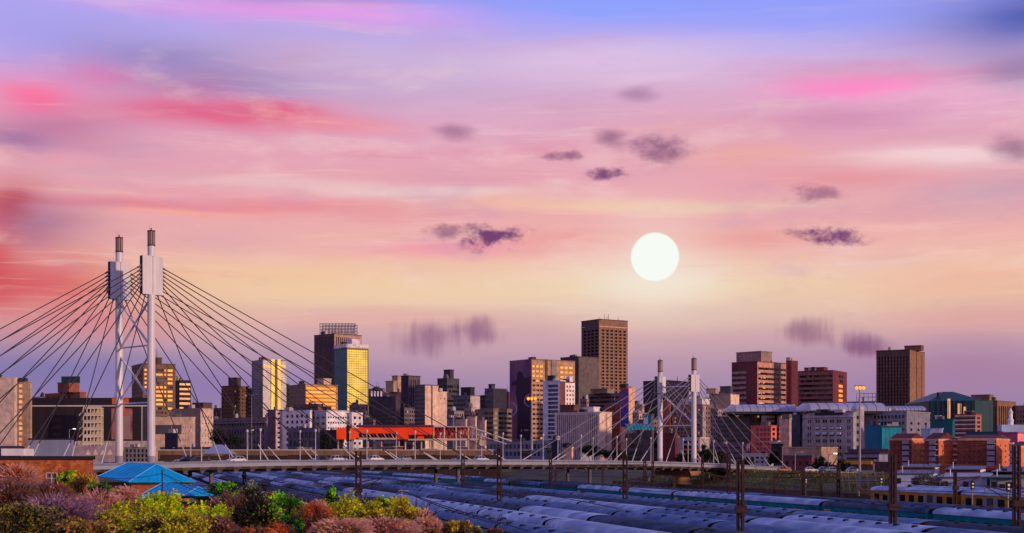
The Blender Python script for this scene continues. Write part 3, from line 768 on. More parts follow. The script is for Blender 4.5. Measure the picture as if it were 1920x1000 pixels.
def bld(name, label, xl, xc, xr, yt, Y, al, L, R, wall, wallR=None, pane=None, seed=1, slabm=None, zb=None, over=.25, cat='building', slab=True, zbot=None):
    al = 40 if 0 < al < 30 and Y > 350 else abs(al)
    pts = footprint(xl, xc, xr, Y, al); m = Y/F; th = max(.5, 1.6*m) if slab else 0
    z1 = wz(yt, Y)-th; z0 = (min(ground_z(*p) for p in pts)-.3) if zbot is None else zbot
    st = [L, (R, wallR) if wallR else R, None, None]  # sun-facing right walls often take a paler, warmer coat: sunlight put into colour
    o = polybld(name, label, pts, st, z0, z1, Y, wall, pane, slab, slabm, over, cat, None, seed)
    o['_al'] = al; BPTS[o.name] = pts
    if Y > 480 and slab:
        rr = random.Random(int(xl*7+yt)); c = sum((Vector(p) for p in pts), Vector((0, 0)))/4
        for _ in range(rr.choice((1, 2, 3, 3))):
            e = Vector(pts[0]).lerp(Vector(pts[1]), rr.uniform(.15, .9)).lerp(c, rr.uniform(.25, .6)); w = rr.uniform(1.2, 3.6); h = rr.uniform(.8, 2.2)*Y/750; mb = MB()
            if rr.random() < .25: mb.lathe((e.x, e.y), [(w*.5, z1+th-.01), (w*.5, z1+th+h), (w*.1, z1+th+h*1.25)], 10)
            elif rr.random() < .3: mb.tube((e.x, e.y, z1+th-.02), (e.x, e.y, z1+th+h*2.2), .14*Y/750, .07*Y/750, n=5)
            else: mb.box((e.x, e.y, z1+th-.01), w, w*.7, h, -math.radians(al))
            mb.build('rooftop_unit', rr.choice((M('unit_grey', (104, 98, 100), .8), M('unit_pale', (176, 166, 160), .8), M('unit_dark', (52, 46, 50), .8))), o)
    return o
BPTS = {}
def roofbox(b, x0, x1, yt, mat, fr=.5, name='plant_room', slab=True, dy=0.):
    """a box standing on the roof of b between photo columns x0 and x1"""
    pts = BPTS[b.name]; al = math.radians(b['_al']); c = sum((Vector(p) for p in pts), Vector((0, 0)))/4
    near = Vector(pts[1]); Yc = near.y+(c.y-near.y)*2*fr; w = (x1-x0)/F*Yc/(math.cos(al)+math.sin(al)*.6); dpt = w*.6
    X = wx((x0+x1)/2, Yc); mb = MB(); z0 = b['_top']; z1 = wz(yt, Yc)
    if z1 <= z0+.2: z1 = z0+.8
    mb.box((X, Yc, z0-.01), w, dpt, z1-z0, -al)
    if slab: mb.box((X, Yc, z1), w+.5, dpt+.5, .35*Yc/600, -al)
    return mb.build(name, mat, b)
def frontpanel(b, face, u0, u1, y0, y1, mat, name, proud=.12, label=None):
    """thin panel fixed on face 0 (left) or 1 (right) of b; u in 0..1 along the face, rows in photo pixels at the building's depth"""
    pts = BPTS[b.name]; A, B = Vector(pts[face]), Vector(pts[face+1]); d = B-A; n = Vector((d.y, -d.x)).normalized(); Y = b['_Y']
    a = A+d*u0+n*proud; c = A+d*u1+n*proud; Ym = (a.y+c.y)/2; mb = MB()
    za, zb = wz(y1, Ym), wz(y0, Ym)
    mb.hexa([(a.x, a.y, za), (c.x, c.y, za), (c.x-n.x*proud*.9, c.y-n.y*proud*.9, za), (a.x-n.x*proud*.9, a.y-n.y*proud*.9, za)],
            [(a.x, a.y, zb), (c.x, c.y, zb), (c.x-n.x*proud*.9, c.y-n.y*proud*.9, zb), (a.x-n.x*proud*.9, a.y-n.y*proud*.9, zb)])
    return mb.build(name, mat, b, label=label)
def antennas(b, xs, y0s, Yk=None):
    Y = Yk or (b['_Y']+8)
    for x, y in zip(xs, y0s):
        mb = MB(); mb.tube((wx(x, Y), Y, b['_top']-.05), (wx(x, Y), Y, wz(y, Y)), .28, .12, n=5); mb.build('antenna', M('antenna_dark', (40, 34, 38), .6), b)

PLUM = wallm((88, 66, 72)); BROWN = wallm((112, 88, 76)); DKBROWN = wallm((78, 62, 58)); BEIGE = wallm((196, 168, 150)); TAN = wallm((168, 136, 112))
GREY = wallm((126, 120, 126)); DKGREY = wallm((72, 68, 76)); PALE = wallm((206, 196, 196)); WHITE = wallm((214, 206, 208)); BURG = wallm((104, 48, 54)); BLACK = wallm((44, 38, 44))
BRICK = wallm((150, 78, 56)); STONE = wallm((150, 142, 144)); MUSHROOM = wallm((140, 120, 110)); RUST = wallm((132, 72, 58))

# ---- far left
b = bld('apartment_slab', 'plain beige slab block cut by the left picture edge', -60, 27, 32, 708, 610, -8, None, None, BEIGE)
b = bld('stair_block', 'narrow brown block with one column of glowing windows beside the beige slab', 27, 57, 60, 715, 625, -10, G(1, 10, .34, .62, ml=.05, mr=.25, mt=3, lit=.85, litm=GLOW_WARM), None, TAN); roofbox(b, 33, 48, 712, TAN)
b = bld('brick_block', 'red brick block with a dark teal billboard on its roof', 84, 150, 162, 735, 720, 12, G(6, 9, .5, .5), None, RUST)
roofbox(b, 107, 150, 719, RUST, .3)
Yk = 716; mb = MB(); mb.box((wx(132.5, Yk), Yk, wz(718, Yk)), (150-115)/F*Yk, .6, wz(706, Yk)-wz(718, Yk), -.06); mb.build('billboard', M('billboard_teal', (14, 52, 62), .5), b)
b = bld('panelled_hall', 'long black panelled hall with a white rail and stair tower behind the tall pylons', 46, 276, 280, 746, 640, -2, None, None, M('hall_black', (34, 28, 34), .6, var=.15, streak=.1))
for i in range(12):
    frontpanel(b, 0, .005+i*.0828, .005+i*.0828+.081, 764, 826, M('hall_panel', (40, 32, 38), .5, var=.1, obj_rand=.25), 'wall_panel', .1)
frontpanel(b, 0, 0, 1, 760, 762.6, M('rail_white', (190, 176, 172), .6), 'fascia_rail', .35)
frontpanel(b, 0, .60, .62, 762, 826, M('rail_white'), 'downpipe', .3); frontpanel(b, 0, .955, .962, 762, 828, M('rail_white'), 'downpipe', .3)
frontpanel(b, 0, .0, 1., 827, 846, wallm((170, 150, 146)), 'plinth', .3)
frontpanel(b, 0, .71, .88, 766, 824, M('mural_rose', (136, 70, 72), .7, var=.4, scale=.25, hue=((170, 110, 100), .2)), 'mural', .16, 'faded rose and grey mural panel')
frontpanel(b, 0, .75, .865, 780, 824, M('mural_grey', (150, 122, 118), .7, var=.15), 'mural_figure', .2)
frontpanel(b, 0, .715, .85, 747, 758, M('mural_orange', (206, 96, 40), .6, var=.3, scale=.3), 'orange_panel', .2)
frontpanel(b, 0, .76, .82, 764, 778, M('mural_orange'), 'orange_panel', .24)
frontpanel(b, 0, .965, 1., 764, 832, M('hall_blue', (54, 52, 66), .6), 'door_panel', .2)
# stair tower in front of the hall
st = thing('stair_tower', 'open white stair tower with landings in front of the black hall', 'stair tower', tuple(P3(175, 836, 628)))
Yk = 628; sw = M('stair_white', (214, 196, 176), .7); Xa, Xb = wx(158, Yk), wx(192, Yk)
for i in range(6):
    z = wz(834-i*13.4, Yk); mb = MB(); mb.box(((Xa+Xb)/2, Yk, z), Xb-Xa, 3, .5); mb.build('landing', sw, st)
    mb = MB(); mb.box(((Xa+Xb)/2, Yk-1.5, z+.52), Xb-Xa, .1, .9); mb.build('balustrade', M('stair_pale', (196, 180, 160), .7), st)
    if i < 5:
        mb = MB(); mb.beam((Xa-2.2, Yk, z+.2), (Xa+.4, Yk, z+3.4), 1.2, .35); mb.build('stair_flight', sw, st)
for i in range(6):
    x = Xa+(Xb-Xa)*i/5; mb = MB(); mb.box((x, Yk-1.3, wz(836, Yk)), .35, .35, wz(766, Yk)-wz(836, Yk)); mb.build('column', sw, st)
mb = MB(); mb.box(((Xa+Xb)/2+1, Yk+1.6, wz(836, Yk)), Xb-Xa-2, .4, wz(768, Yk)-wz(836, Yk)); mb.build('back_wall', M('stair_back', (190, 172, 130), .8), st)
b = bld('panel_wall_building', 'low blue-grey metal clad shed in front of the black hall', 54, 136, 138, 822, 420, -3, None, None, M('clad_bluegrey', (136, 140, 162), .6, var=.1, streak=.15), slabm=M('clad_dark', (40, 36, 44), .6), zbot=6)
b = bld('low_hall', 'pinkish grey low hall with pale triangles painted on its wall', 136, 222, 224, 836, 440, -3, None, None, wallm((150, 130, 134)), zbot=6)
for i in range(4):
    pts = BPTS[b.name]; A, B = Vector(pts[0]), Vector(pts[1]); d = B-A; n = Vector((d.y, -d.x)).normalized(); u = .28+i*.16; Ym = A.y
    a = A+d*u+n*.1; c = A+d*(u+.12)+n*.1; mid = (a+c)/2; zz, zt = wz(853, Ym), wz(842, Ym); mb = MB()
    mb.hexa([(a.x, a.y, zz), (c.x, c.y, zz), (mid.x, mid.y, zt)], [(a.x-n.x*.08, a.y-n.y*.08, zz), (c.x-n.x*.08, c.y-n.y*.08, zz), (mid.x-n.x*.08, mid.y-n.y*.08, zt)]); mb.build('painted_triangle', wallm((206, 180, 160)), b)
b = bld('boundary_block', 'grey and mauve low block at the left edge above the brick house', -30, 40, 46, 836, 430, 6, RB(9, .4, pane=BLACK), None, wallm((110, 90, 96)), zbot=6)
b = bld('colonnade_building', 'cream low building with a row of small columns between the tall pylons', 232, 288, 292, 838, 560, 3, G(7, 9, .6, .7, mt=2), None, wallm((190, 172, 132)))
# ---- tower with glowing windows behind the pylons and neighbours
b = bld('office_tower', 'brown tower with golden glowing windows right behind the tall pylons', 247, 268, 329, 681, 900, 62, G(4, 8, .35, .4), G(1, 8, mt=9, hf=.52, cols=[(.05, .12), (.16, .23), (.40, .62), (.66, .72), (.76, .92)], litrows=[.95, .95, .9, .85, .9, .85, .8, .6, .75, .5, .3, .2, .1, .05]), wallm((108, 80, 66)), slabm=DKBROWN, seed=3)
roofbox(b, 272, 306, 673, DKBROWN); antennas(b, [294], [655])
b = bld('ribbon_tower', 'small dark tower with pale ribbon windows beside the golden-windowed brown tower', 328, 336, 358, 713, 950, 65, None, RB(9, .45, pane=GLOW_WARM, mt=4), BLACK); roofbox(b, 330, 340, 707, TAN)
b = bld('beige_office', 'beige office block with tiny windows beneath the small dark tower', 322, 376, 400, 765, 680, 28, None, G(4, 12, .28, .22, mt=14), wallm((150, 122, 108)), BEIGE); roofbox(b, 360, 398, 757, DKBROWN)
b = bld('low_office', 'low beige office with grey lower wall right of the tall pylons', 290, 362, 366, 782, 640, -6, G(5, 12, .3, .2, mt=16, ml=.65), None, wallm((200, 164, 140)))
frontpanel(b, 0, 0, .7, 797, 814, M('grey_cladding', (76, 74, 84), .5), 'grey_wall', .2)
b = bld('long_classical_office', 'long grey classical office with narrow windows in front of the white slab tower', 404, 500, 504, 782, 690, 4, G(17, 16, .4, .62, mt=5), None, wallm((112, 98, 104)), pane=GLASSD)
frontpanel(b, 0, 0, 1, 792, 794, wallm((140, 124, 126)), 'cornice', .8)
b = bld('brown_tower', 'brown tower with rooftop plant left of the white slab tower', 415, 437, 466, 723, 950, 35, G(5, 7, .5, .4, mt=8), G(4, 7, .45, .4, mt=8, lit=.06), wallm((104, 74, 60))); roofbox(b, 428, 452, 710, DKBROWN)
b = bld('dark_block', 'narrow dark block between the brown tower and the white slab tower', 462, 474, 480, 731, 1000, 20, RB(8), None, BLACK)
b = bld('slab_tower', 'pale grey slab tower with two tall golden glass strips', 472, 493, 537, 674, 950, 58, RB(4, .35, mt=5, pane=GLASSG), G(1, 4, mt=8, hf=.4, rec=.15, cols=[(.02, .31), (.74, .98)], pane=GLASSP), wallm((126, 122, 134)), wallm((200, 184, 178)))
frontpanel(b, 1, .34, .50, 674, 780, GOLD, 'gold_glass_strip', .5); frontpanel(b, 1, .60, .74, 674, 780, GOLD, 'gold_glass_strip', .5); frontpanel(b, 1, .50, .60, 675, 780, wallm((120, 90, 76)), 'pier', .8)
frontpanel(b, 1, .04, .32, 686, 690, LIT, 'glow_strip', .25); frontpanel(b, 1, .74, .97, 687, 690, LIT, 'glow_strip', .25)
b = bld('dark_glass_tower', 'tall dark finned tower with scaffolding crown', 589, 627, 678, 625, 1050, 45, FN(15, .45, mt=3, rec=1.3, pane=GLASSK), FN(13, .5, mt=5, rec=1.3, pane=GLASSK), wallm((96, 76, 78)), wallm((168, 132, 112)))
# scaffolding crown
Yc = 1075; zt = b['_top']; sc = thing('roof_scaffold', 'steel scaffolding frame on top of the dark finned tower', 'scaffold', (wx(633, Yc), Yc, zt))
sm = M('scaffold_steel', (150, 136, 150), .5, .5)
for i in range(12):
    x = wx(600+i*6, Yc)
    for dy in (0, 14):
        mb = MB(); mb.tube((x, Yc+dy, zt-.02), (x, Yc+dy, wz(606, Yc)), .32, n=4); mb.build('upright', sm, sc)
for j in range(5):
    z = zt+(wz(607, Yc)-zt)*(j+.3)/4.4
    for dy in (0, 14):
        mb = MB(); mb.tube((wx(600, Yc), Yc+dy, z), (wx(666, Yc), Yc+dy, z), .3, n=4); mb.build('ledger', sm, sc)
for i in range(0, 11, 2):
    mb = MB(); mb.tube((wx(600+i*6, Yc), Yc, zt), (wx(606+i*6, Yc), Yc, wz(607, Yc)), .22, n=4); mb.build('brace', sm, sc)
b = bld('teal_glass_tower', 'teal glass tower whose right face glows yellow', 627, 651, 691, 646, 870, 56, G(6, 3.6, .93, .9, ml=0, mr=0, mt=8, rec=.06, pane=GLASST), G(9, 4.4, .93, .86, ml=0, mr=.04, mt=8, rec=.05, pane=GOLD), M('mullion_teal', (16, 54, 62), .4), M('mullion_gold', (96, 84, 40), .5, .3), slabm=PALE)  # right face: gold reflection put into the colour of panes and frames
frontpanel(b, 0, 0, 1, 646, 653, PALE, 'cap_band', .4); frontpanel(b, 1, 0, 1, 646, 653, PALE, 'cap_band', .4); roofbox(b, 646, 676, 638, PALE)
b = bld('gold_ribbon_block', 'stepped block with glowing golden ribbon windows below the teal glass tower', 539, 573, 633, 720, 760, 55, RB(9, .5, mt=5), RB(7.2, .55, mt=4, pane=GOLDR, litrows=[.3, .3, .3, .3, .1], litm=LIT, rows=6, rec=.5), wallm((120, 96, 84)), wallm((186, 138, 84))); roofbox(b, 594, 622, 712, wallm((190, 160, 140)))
b = bld('dark_brown_block', 'dark brown blank block under the golden ribbon windows', 536, 596, 606, 757, 740, 12, RB(9, .4), None, wallm((96, 78, 66)))  # plain dark brown lower block
b = bld('purple_brown_block', 'narrow purple-brown block left of the low white flats', 502, 517, 540, 768, 660, 12, None, G(2, 9, .5, .4), wallm((96, 74, 84)), wallm((186, 160, 164)))
b = bld('white_flats', 'low white flats with dark square windows below the white slab tower', 515, 581, 585, 769, 650, 5, G(5, 11, .5, .55, ml=.3, mr=.02, mt=6), None, WHITE)
b = bld('white_office', 'low white office with rows of dark windows left of the orange bridge', 590, 612, 657, 769, 650, 52, G(2, 11, .55, .4, mt=10), G(9, 10, .6, .34, mt=10), wallm((170, 158, 164)), WHITE)
b = bld('small_white_block', 'small pale block with broken dark windows right of the low white office', 655, 660, 680, 773, 655, 30, None, G(2, 12, .5, .4, mt=6), PALE)
b = bld('dark_lower_block', 'dark glazed low block under the beige stepped building', 692, 742, 750, 743, 720, 12, RB(8, .5, mt=18), None, wallm((62, 54, 64)))
b = bld('stripe_block', 'dark block with pale stripes left of the dark glazed block', 678, 700, 704, 786, 680, 10, RB(7, .45), None, wallm((112, 100, 106)))
b = bld('beige_stepped_block', 'beige stepped block beside the dark slab', 718, 752, 758, 735, 800, 10, None, None, wallm((150, 126, 120))); roofbox(b, 723, 745, 716, TAN, .2); roofbox(b, 735, 752, 706, TAN, .8)
wt = thing('water_tank', 'dark rooftop water tank on white legs left of the dark slab', 'water tank', tuple(P3(706, 744, 722)))
mb = MB(); c = P3(706, 735, 722); mb.lathe((c.x, c.y), [(.6, c.z+.4), (2.1, c.z+.8), (2.1, c.z+2), (.4, c.z+2.8)], 12); mb.build('tank', BLACK, wt)
for dx in (-4, -1.3, 1.3, 4): mb = MB(); mb.box((wx(706, 722)+dx*.6, 722, wz(743.5, 722)), .6, 2, 2.6); mb.build('leg', WHITE, wt)
b = bld('dark_slab', 'dark blank slab block right of the beige stepped block', 752, 766, 788, 704, 780, 40, None, FN(6, .5, mt=6), wallm((52, 46, 54)), wallm((88, 74, 78)))
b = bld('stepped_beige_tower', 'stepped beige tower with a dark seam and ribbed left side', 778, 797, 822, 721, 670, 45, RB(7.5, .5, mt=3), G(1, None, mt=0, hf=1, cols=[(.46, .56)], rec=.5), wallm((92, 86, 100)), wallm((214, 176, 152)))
b2 = bld('beige_wing', 'lower beige wing stepping down from the seamed beige tower', 820, 822, 838, 734, 676, 45, None, G(2, 60, .2, .05, mt=10), wallm((206, 170, 148)))
b = bld('dark_round_tower', 'dark ribbed tower with stacked rooftop drum', 820, 838, 861, 709, 950, 40, RB(9, .5, mt=3), RB(9, .5, mt=12), wallm((66, 62, 74))); roofbox(b, 832, 851, 695, wallm((58, 54, 62)))
b = bld('ribbed_office', 'grey ribbed office with pale right end', 850, 882, 900, 741, 860, 35, RB(8.5, .55, mt=6), None, wallm((92, 92, 106)), wallm((176, 158, 152))); roofbox(b, 864, 890, 728, BLACK)
b = bld('narrow_dark_block', 'narrow dark block behind the ribbed office', 896, 912, 918, 741, 1000, 20, RB(8), None, BLACK)
b = bld('twin_dark_tower', 'dark twin-cored tower left of the purple mural tower', 909, 925, 950, 728, 980, 45, RB(9, .5), None, wallm((84, 84, 98)), wallm((48, 46, 56))); roofbox(b, 916, 928, 722, BLACK)
# curved brown office
Yk = 690; xs = [890, 905, 925, 945, 960]; dy = [16, 4, 0, 3, 12]
pts = [(wx(x, Yk), Yk+d) for x, d in zip(xs, dy)]+[(wx(960, Yk), Yk+30), (wx(890, Yk), Yk+30)]
polybld('curved_office', 'curved brown office with banded windows left of the purple mural tower', pts, [RB(9, .5, mt=5)]*4, ground_z(*pts[2])-.3, wz(768, Yk), Yk, wallm((124, 100, 88)))
for x0, x1, yt, m_ in ((853, 876, 786, BEIGE), (876, 894, 781, wallm((206, 172, 150))), (896, 912, 788, BEIGE), (838, 852, 783, wallm((92, 94, 108)))):
    bld('low_blank_block', {853: 'low beige blank block right of the red truss', 876: 'taller pale blank block in the row by the red truss', 896: 'rightmost small beige block under the curved office', 838: 'small grey-blue block beside the beige wing'}[x0], x0, x1-3, x1, yt, 640, 20, None, None, m_)
# ---- mural tower
b = bld('mural_tower', 'tall tower with purple mural on its left face and golden glowing windows', 956, 997, 1078, 673, 720, 55, None, G(1, 9, mt=10, hf=.42, cols=[(.02, .085), (.105, .17), (.19, .27), (.66, .74), (.76, .84), (.86, .96)], litrows=[.97, .92, .95, .5, 0], lit=.03, wall=None), wallm((120, 92, 96)), wallm((176, 134, 100)))
frontpanel(b, 0, .01, .99, 676, 838, M('mural_purple', (132, 88, 116), .7, var=.28, scale=.12, streak=.25, hue=((92, 62, 104), .05)), 'mural', .3, 'purple hanging mural with a dark figure')
frontpanel(b, 1, .30, .36, 674, 845, wallm((92, 70, 60)), 'dark_joint', .15); frontpanel(b, 1, .44, .56, 676, 845, wallm((132, 118, 118)), 'grey_pier', .5)  # darker strip in the gap between window bays
MUR = M('mural_silhouette', (50, 30, 58), .75, var=.15)  # dark plum print of the mural figure
def mural_poly(b, uv, mat, name, proud):
    pts = BPTS[b.name]; A, B = Vector(pts[0]), Vector(pts[1]); d = B-A; n = Vector((d.y, -d.x)).normalized(); fr = []; bk = []
    for u, y in uv:
        p = A+d*u+n*proud; q = A+d*u+n*(proud-.1); z = wz(y, (A.y+B.y)/2); fr.append((p.x, p.y, z)); bk.append((q.x, q.y, z))
    mb = MB(); mb.hexa(fr, bk); return mb.build(name, mat, b)
mural_poly(b, [(.36, 838), (.38, 760), (.30, 735), (.34, 722), (.10, 722), (.12, 716), (.36, 712), (.38, 700), (.48, 696), (.60, 700), (.66, 710), (.97, 708), (.97, 838)], MUR, 'mural_figure', .42)
for cu, cy, r0, a0, a1 in ((.05, 767, 13, -90, 80), (.98, 752, 12, 100, 260)):
    arc = [(cu+r0*.0245*math.cos(math.radians(a0+(a1-a0)*i/10)), cy-r0*math.sin(math.radians(a0+(a1-a0)*i/10))) for i in range(11)]
    arc2 = [(cu+(r0-1.3)*.0245*math.cos(math.radians(a0+(a1-a0)*i/10)), cy-(r0-1.3)*math.sin(math.radians(a0+(a1-a0)*i/10))) for i in range(11)]
    for i in range(10):
        q = [arc[i], arc[i+1], arc2[i+1], arc2[i]]; q = [(min(max(u, .01), .99), y) for u, y in q]
        if abs(q[0][0]-q[1][0])+abs(q[0][1]-q[1][1]) > .3: mural_poly(b, q, M('mural_white', (186, 168, 184), .7), 'mural_ring', .47)
mural_poly(b, [(.52, 809), (.60, 809), (.56, 804)], M('mural_white'), 'emblem', .5)
for i, (u0, u1) in enumerate(((.68, .72), (.73, .77), (.78, .82), (.83, .88))): mural_poly(b, [(u0, 808.5), (u1, 808.5), (u1, 806), (u0, 806)], M('mural_white'), 'lettering', .5)
# white and blue residential tower
b = bld('blue_white_flats', 'white framed flats with blue glazed balconies beside the mural tower', 1018, 1050, 1060, 713, 660, 16, RB(8, .68, ml=.28, mr=.12, mt=6, pane=GLASSB, rec=.8), None, wallm((186, 190, 206)), wallm((104, 62, 56)))
roofbox(b, 1027, 1042, 706, BLACK, .4)
b = bld('white_balcony_flats', 'white flats with stacked balconies right of the blue glazed flats', 1052, 1060, 1078, 716, 668, 60, None, G(3, 8, .55, .5, mt=5, pane=GLASSP), wallm((112, 66, 60)), wallm((232, 212, 200))); roofbox(b, 1062, 1074, 708, WHITE, .4)
b = bld('grey_slab', 'dark grey slab with blank faces left of the tallest tower', 1051, 1085, 1123, 668, 900, 50, None, None, wallm((72, 64, 64)), wallm((92, 80, 76)))
b = bld('tallest_tower', 'tallest brown tower with a grid of small dark windows', 1090, 1123, 1177, 598, 1150, 57, G(4, 6.4, .66, .55, mt=18, rec=1.3, ml=.08, mr=.02, pane=GLASSK), G(6, 6.4, .64, .6, mt=18, rec=1.3, ml=.06, pane=GLASSK), wallm((88, 68, 68)), wallm((132, 96, 78)))
frontpanel(b, 1, 0, 1, 613, 614.6, wallm((196, 160, 140)), 'cornice', .5); frontpanel(b, 0, 0, .2, 614, 615.6, wallm((196, 160, 140)), 'cornice', .5); antennas(b, [1133, 1141, 1159, 1138], [588, 588, 594, 592], 1180)
b = bld('grey_ribbon_office', 'grey office with ribbon windows in front of the tallest tower', 1104, 1168, 1172, 737, 740, 8, RB(8, .5, mt=4), None, wallm((112, 98, 96))); roofbox(b, 1108, 1152, 731, wallm((130, 110, 104)))
b = bld('banner_building', 'beige building with a tall purple and blue banner', 1164, 1179, 1190, 727, 690, 25, None, None, wallm((206, 160, 128)))
frontpanel(b, 0, .02, .98, 730, 765, M('banner_purple', (112, 62, 138), .6, var=.2, scale=.3), 'banner', .3); frontpanel(b, 0, .02, .98, 765, 800, M('banner_blue', (30, 50, 138), .6, var=.3, scale=.3, hue=((90, 70, 170), .3)), 'banner', .3)
frontpanel(b, 0, .04, .96, 728, 731, M('banner_red', (200, 60, 84), .6), 'banner_header', .34)
b = bld('pink_block', 'pinkish low block between the banner and the far pylons', 1188, 1204, 1208, 758, 800, 15, G(4, 9, .5, .4), None, wallm((170, 130, 116)))
b = bld('finned_office', 'five-storey office with white vertical fins and a blank beige end', 1040, 1124, 1147, 772, 640, 16, FN(20, .55, mt=3, rec=.9, pane=GLASSK), None, wallm((196, 178, 172)), wallm((216, 182, 158)))
frontpanel(b, 1, .5, .62, 776, 840, wallm((168, 136, 116)), 'recess_strip', .1)
for i in range(6):
    frontpanel(b, 0, .01, .99, 784+i*11.5, 787.5+i*11.5, wallm((120, 104, 104)), 'spandrel', -.2) if False else None
roofbox(b, 1050, 1088, 761, wallm((96, 60, 52)), .6); roofbox(b, 1088, 1124, 765, PALE, .6)
b = bld('brick_office', 'red-brown brick block behind the beige end of the finned office', 1134, 1163, 1167, 759, 700, 8, G(4, 10, .3, .4), None, RUST)
b = bld('dark_tower', 'dark tower behind the shorter pylons', 1206, 1252, 1292, 713, 950, 40, G(8, 7, .6, .5, mt=9), None, wallm((62, 52, 60)), wallm((112, 90, 84))); antennas(b, [1270], [706])
b = bld('dotted_office', 'brown office with many small windows behind the shorter pylons', 1254, 1316, 1338, 758, 690, 28, G(9, 7.2, .55, .45, mt=7, lit=.10, litm=GLOW_WARM, pane=GLASSG), G(4, 9, .5, .4), wallm((130, 100, 92)), wallm((120, 86, 78))); roofbox(b, 1280, 1330, 750, PALE)
frontpanel(b, 1, .0, .28, 762, 830, wallm((150, 136, 138)), 'grey_pier', .5)
b = bld('orange_brick_wing', 'orange brick wing left of the office with many small windows', 1240, 1256, 1258, 750, 700, 6, None, None, BRICK)
b = bld('maroon_block', 'maroon block at the foot of the shorter pylons', 1240, 1266, 1270, 812, 520, 8, None, None, wallm((92, 34, 40)), zbot=7)
b = bld('white_frame_shop', 'low shop with a white frame and red stripe between the shorter pylons', 1266, 1312, 1330, 820, 520, 12, G(3, 9, .8, .55, ml=.3), None, wallm((196, 182, 178)), wallm((160, 140, 140)), zbot=7)
frontpanel(b, 0, .28, .98, 840, 842.5, M('stripe_red', (180, 44, 40), .6), 'stripe', .2); frontpanel(b, 0, .0, .9, 850, 855, M('fascia_yellow', (206, 158, 40), .6), 'fascia', .3)
# teal shade structures
def sail(name, label, xs, y0, y1, Y, dpt, mat, zlow=None):
    o = thing(name, label, 'shade roof', tuple(P3(xs[0], y1, Y))); mb = MB(); n = 8
    for i in range(n):
        for j in range(3):
            q = []
            for a, b_ in ((i, j), (i+1, j), (i+1, j+1), (i, j+1)):
                u, v = a/n, b_/3; x = xs[0]+(xs[1]-xs[0])*u; yy = y1-(y1-y0)*(math.sin(math.pi*v*.5))+.5*math.sin(u*9); q.append(tuple(P3(x, yy, Y+0)+Vector((0, dpt*v, 0))))
            mb.face(q)
    c = mb.build('canopy', mat, o, smooth=True); md = c.modifiers.new('thick', 'SOLIDIFY'); md.thickness = .15
    for x in (xs[0]+2, (xs[0]+xs[1])/2, xs[1]-2):
        p = P3(x, y1, Y); m2 = MB(); m2.tube((p.x, p.y+.5, ground_z(p.x, p.y)-.2), (p.x, p.y+.5, p.z), .18, n=6); m2.build('post', M('post_dark', (60, 56, 62), .6), o)
    return o
TEAL = M('teal_shade', (22, 128, 134), .6, var=.2, scale=.3, fine=1)
sail('shade_roof', 'teal shade canopy left of the shorter pylons', (1176, 1226), 793, 806, 540, 14, TEAL)
b = bld('teal_kiosk', 'small teal and white kiosk above the teal canopy', 1206, 1222, 1226, 776, 560, 10, None, None, wallm((84, 70, 72)), zbot=8); frontpanel(b, 0, .0, 1., 777, 796, M('teal_shade'), 'teal_panel', .2); frontpanel(b, 0, .1, .6, 783, 795, WHITE, 'white_panel', .3)
b = bld('glazed_concourse', 'dark glazed concourse under the teal canopy', 1172, 1240, 1244, 812, 560, 5, RB(14, .55, pane=GLASSD), None, wallm((84, 70, 72)))
# ---- right of the far pylons
b = bld('beige_tower', 'beige tower with a slanted grey roof left of the burgundy towers', 1335, 1370, 1386, 738, 880, 30, None, None, wallm((140, 118, 112)), wallm((216, 184, 160))); roofbox(b, 1350, 1374, 726, DKGREY, .3); roofbox(b, 1324, 1346, 730, TAN, .2)
b = bld('burgundy_tower', 'broad burgundy tower with pale ribbon balconies, the taller of two', 1372, 1420, 1475, 677, 900, 46, RB(9.5, .5, mt=10, ml=.04, mr=.42), RB(9.5, .46, mt=10, ml=.03, mr=.03, rec=1.0, wall=None, litrows=[.0]*12), BURG, wallm((176, 124, 104)), slabm=BURG)
for i in range(9):
    frontpanel(b, 0, .03, .58, 697+i*9.5, 701.5+i*9.5, wallm((150, 120, 116)), 'balcony_band', .5)
r_ = random.Random(5)
for i in range(10):
    for u in (.05, .12, .2, .62, .7, .8):
        if r_.random() < .5: frontpanel(b, 1, u, u+r_.uniform(.03, .08), 688.6+i*9.5, 690.6+i*9.5, GLOW_WARM, 'glow_window', -.4)
b.location = b.location
bz = b; roofbox(b, 1382, 1446, 662, wallm((140, 112, 104)), .5)
b = bld('burgundy_end_pier', 'burgundy chamfered end block of the broad burgundy tower', 1474, 1484, 1496, 676, 905, 45, None, None, wallm((118, 54, 56)), wallm((92, 40, 46)))
frontpanel(b, 0, .5, .58, 684, 760, wallm((80, 34, 40)), 'groove', .1)
b = bld('burgundy_block', 'lower burgundy block with ribbon windows beside the broad burgundy tower', 1496, 1562, 1588, 694, 940, 30, RB(9, .5, mt=7, mr=.02), G(1, 9, mt=6, hf=.6, cols=[(.40, .72)], litrows=[0, .3, .9, .9, .9, .8, .5, .2]), wallm((120, 74, 74)), BURG, slabm=BURG); roofbox(b, 1508, 1552, 691, BURG)
b = bld('brown_finned_tower', 'tall brown finned tower standing alone on the right', 1643, 1706, 1734, 655, 980, 32, G(10, 6.4, .5, .75, mt=11, rec=1.3, pane=GLASSK), G(1, None, mt=3, hf=1, cols=[(.42, .46), (.78, .82)], rec=.5), wallm((82, 60, 60)), wallm((134, 96, 72)))
roofbox(b, 1696, 1732, 650, wallm((112, 80, 64)), .35)
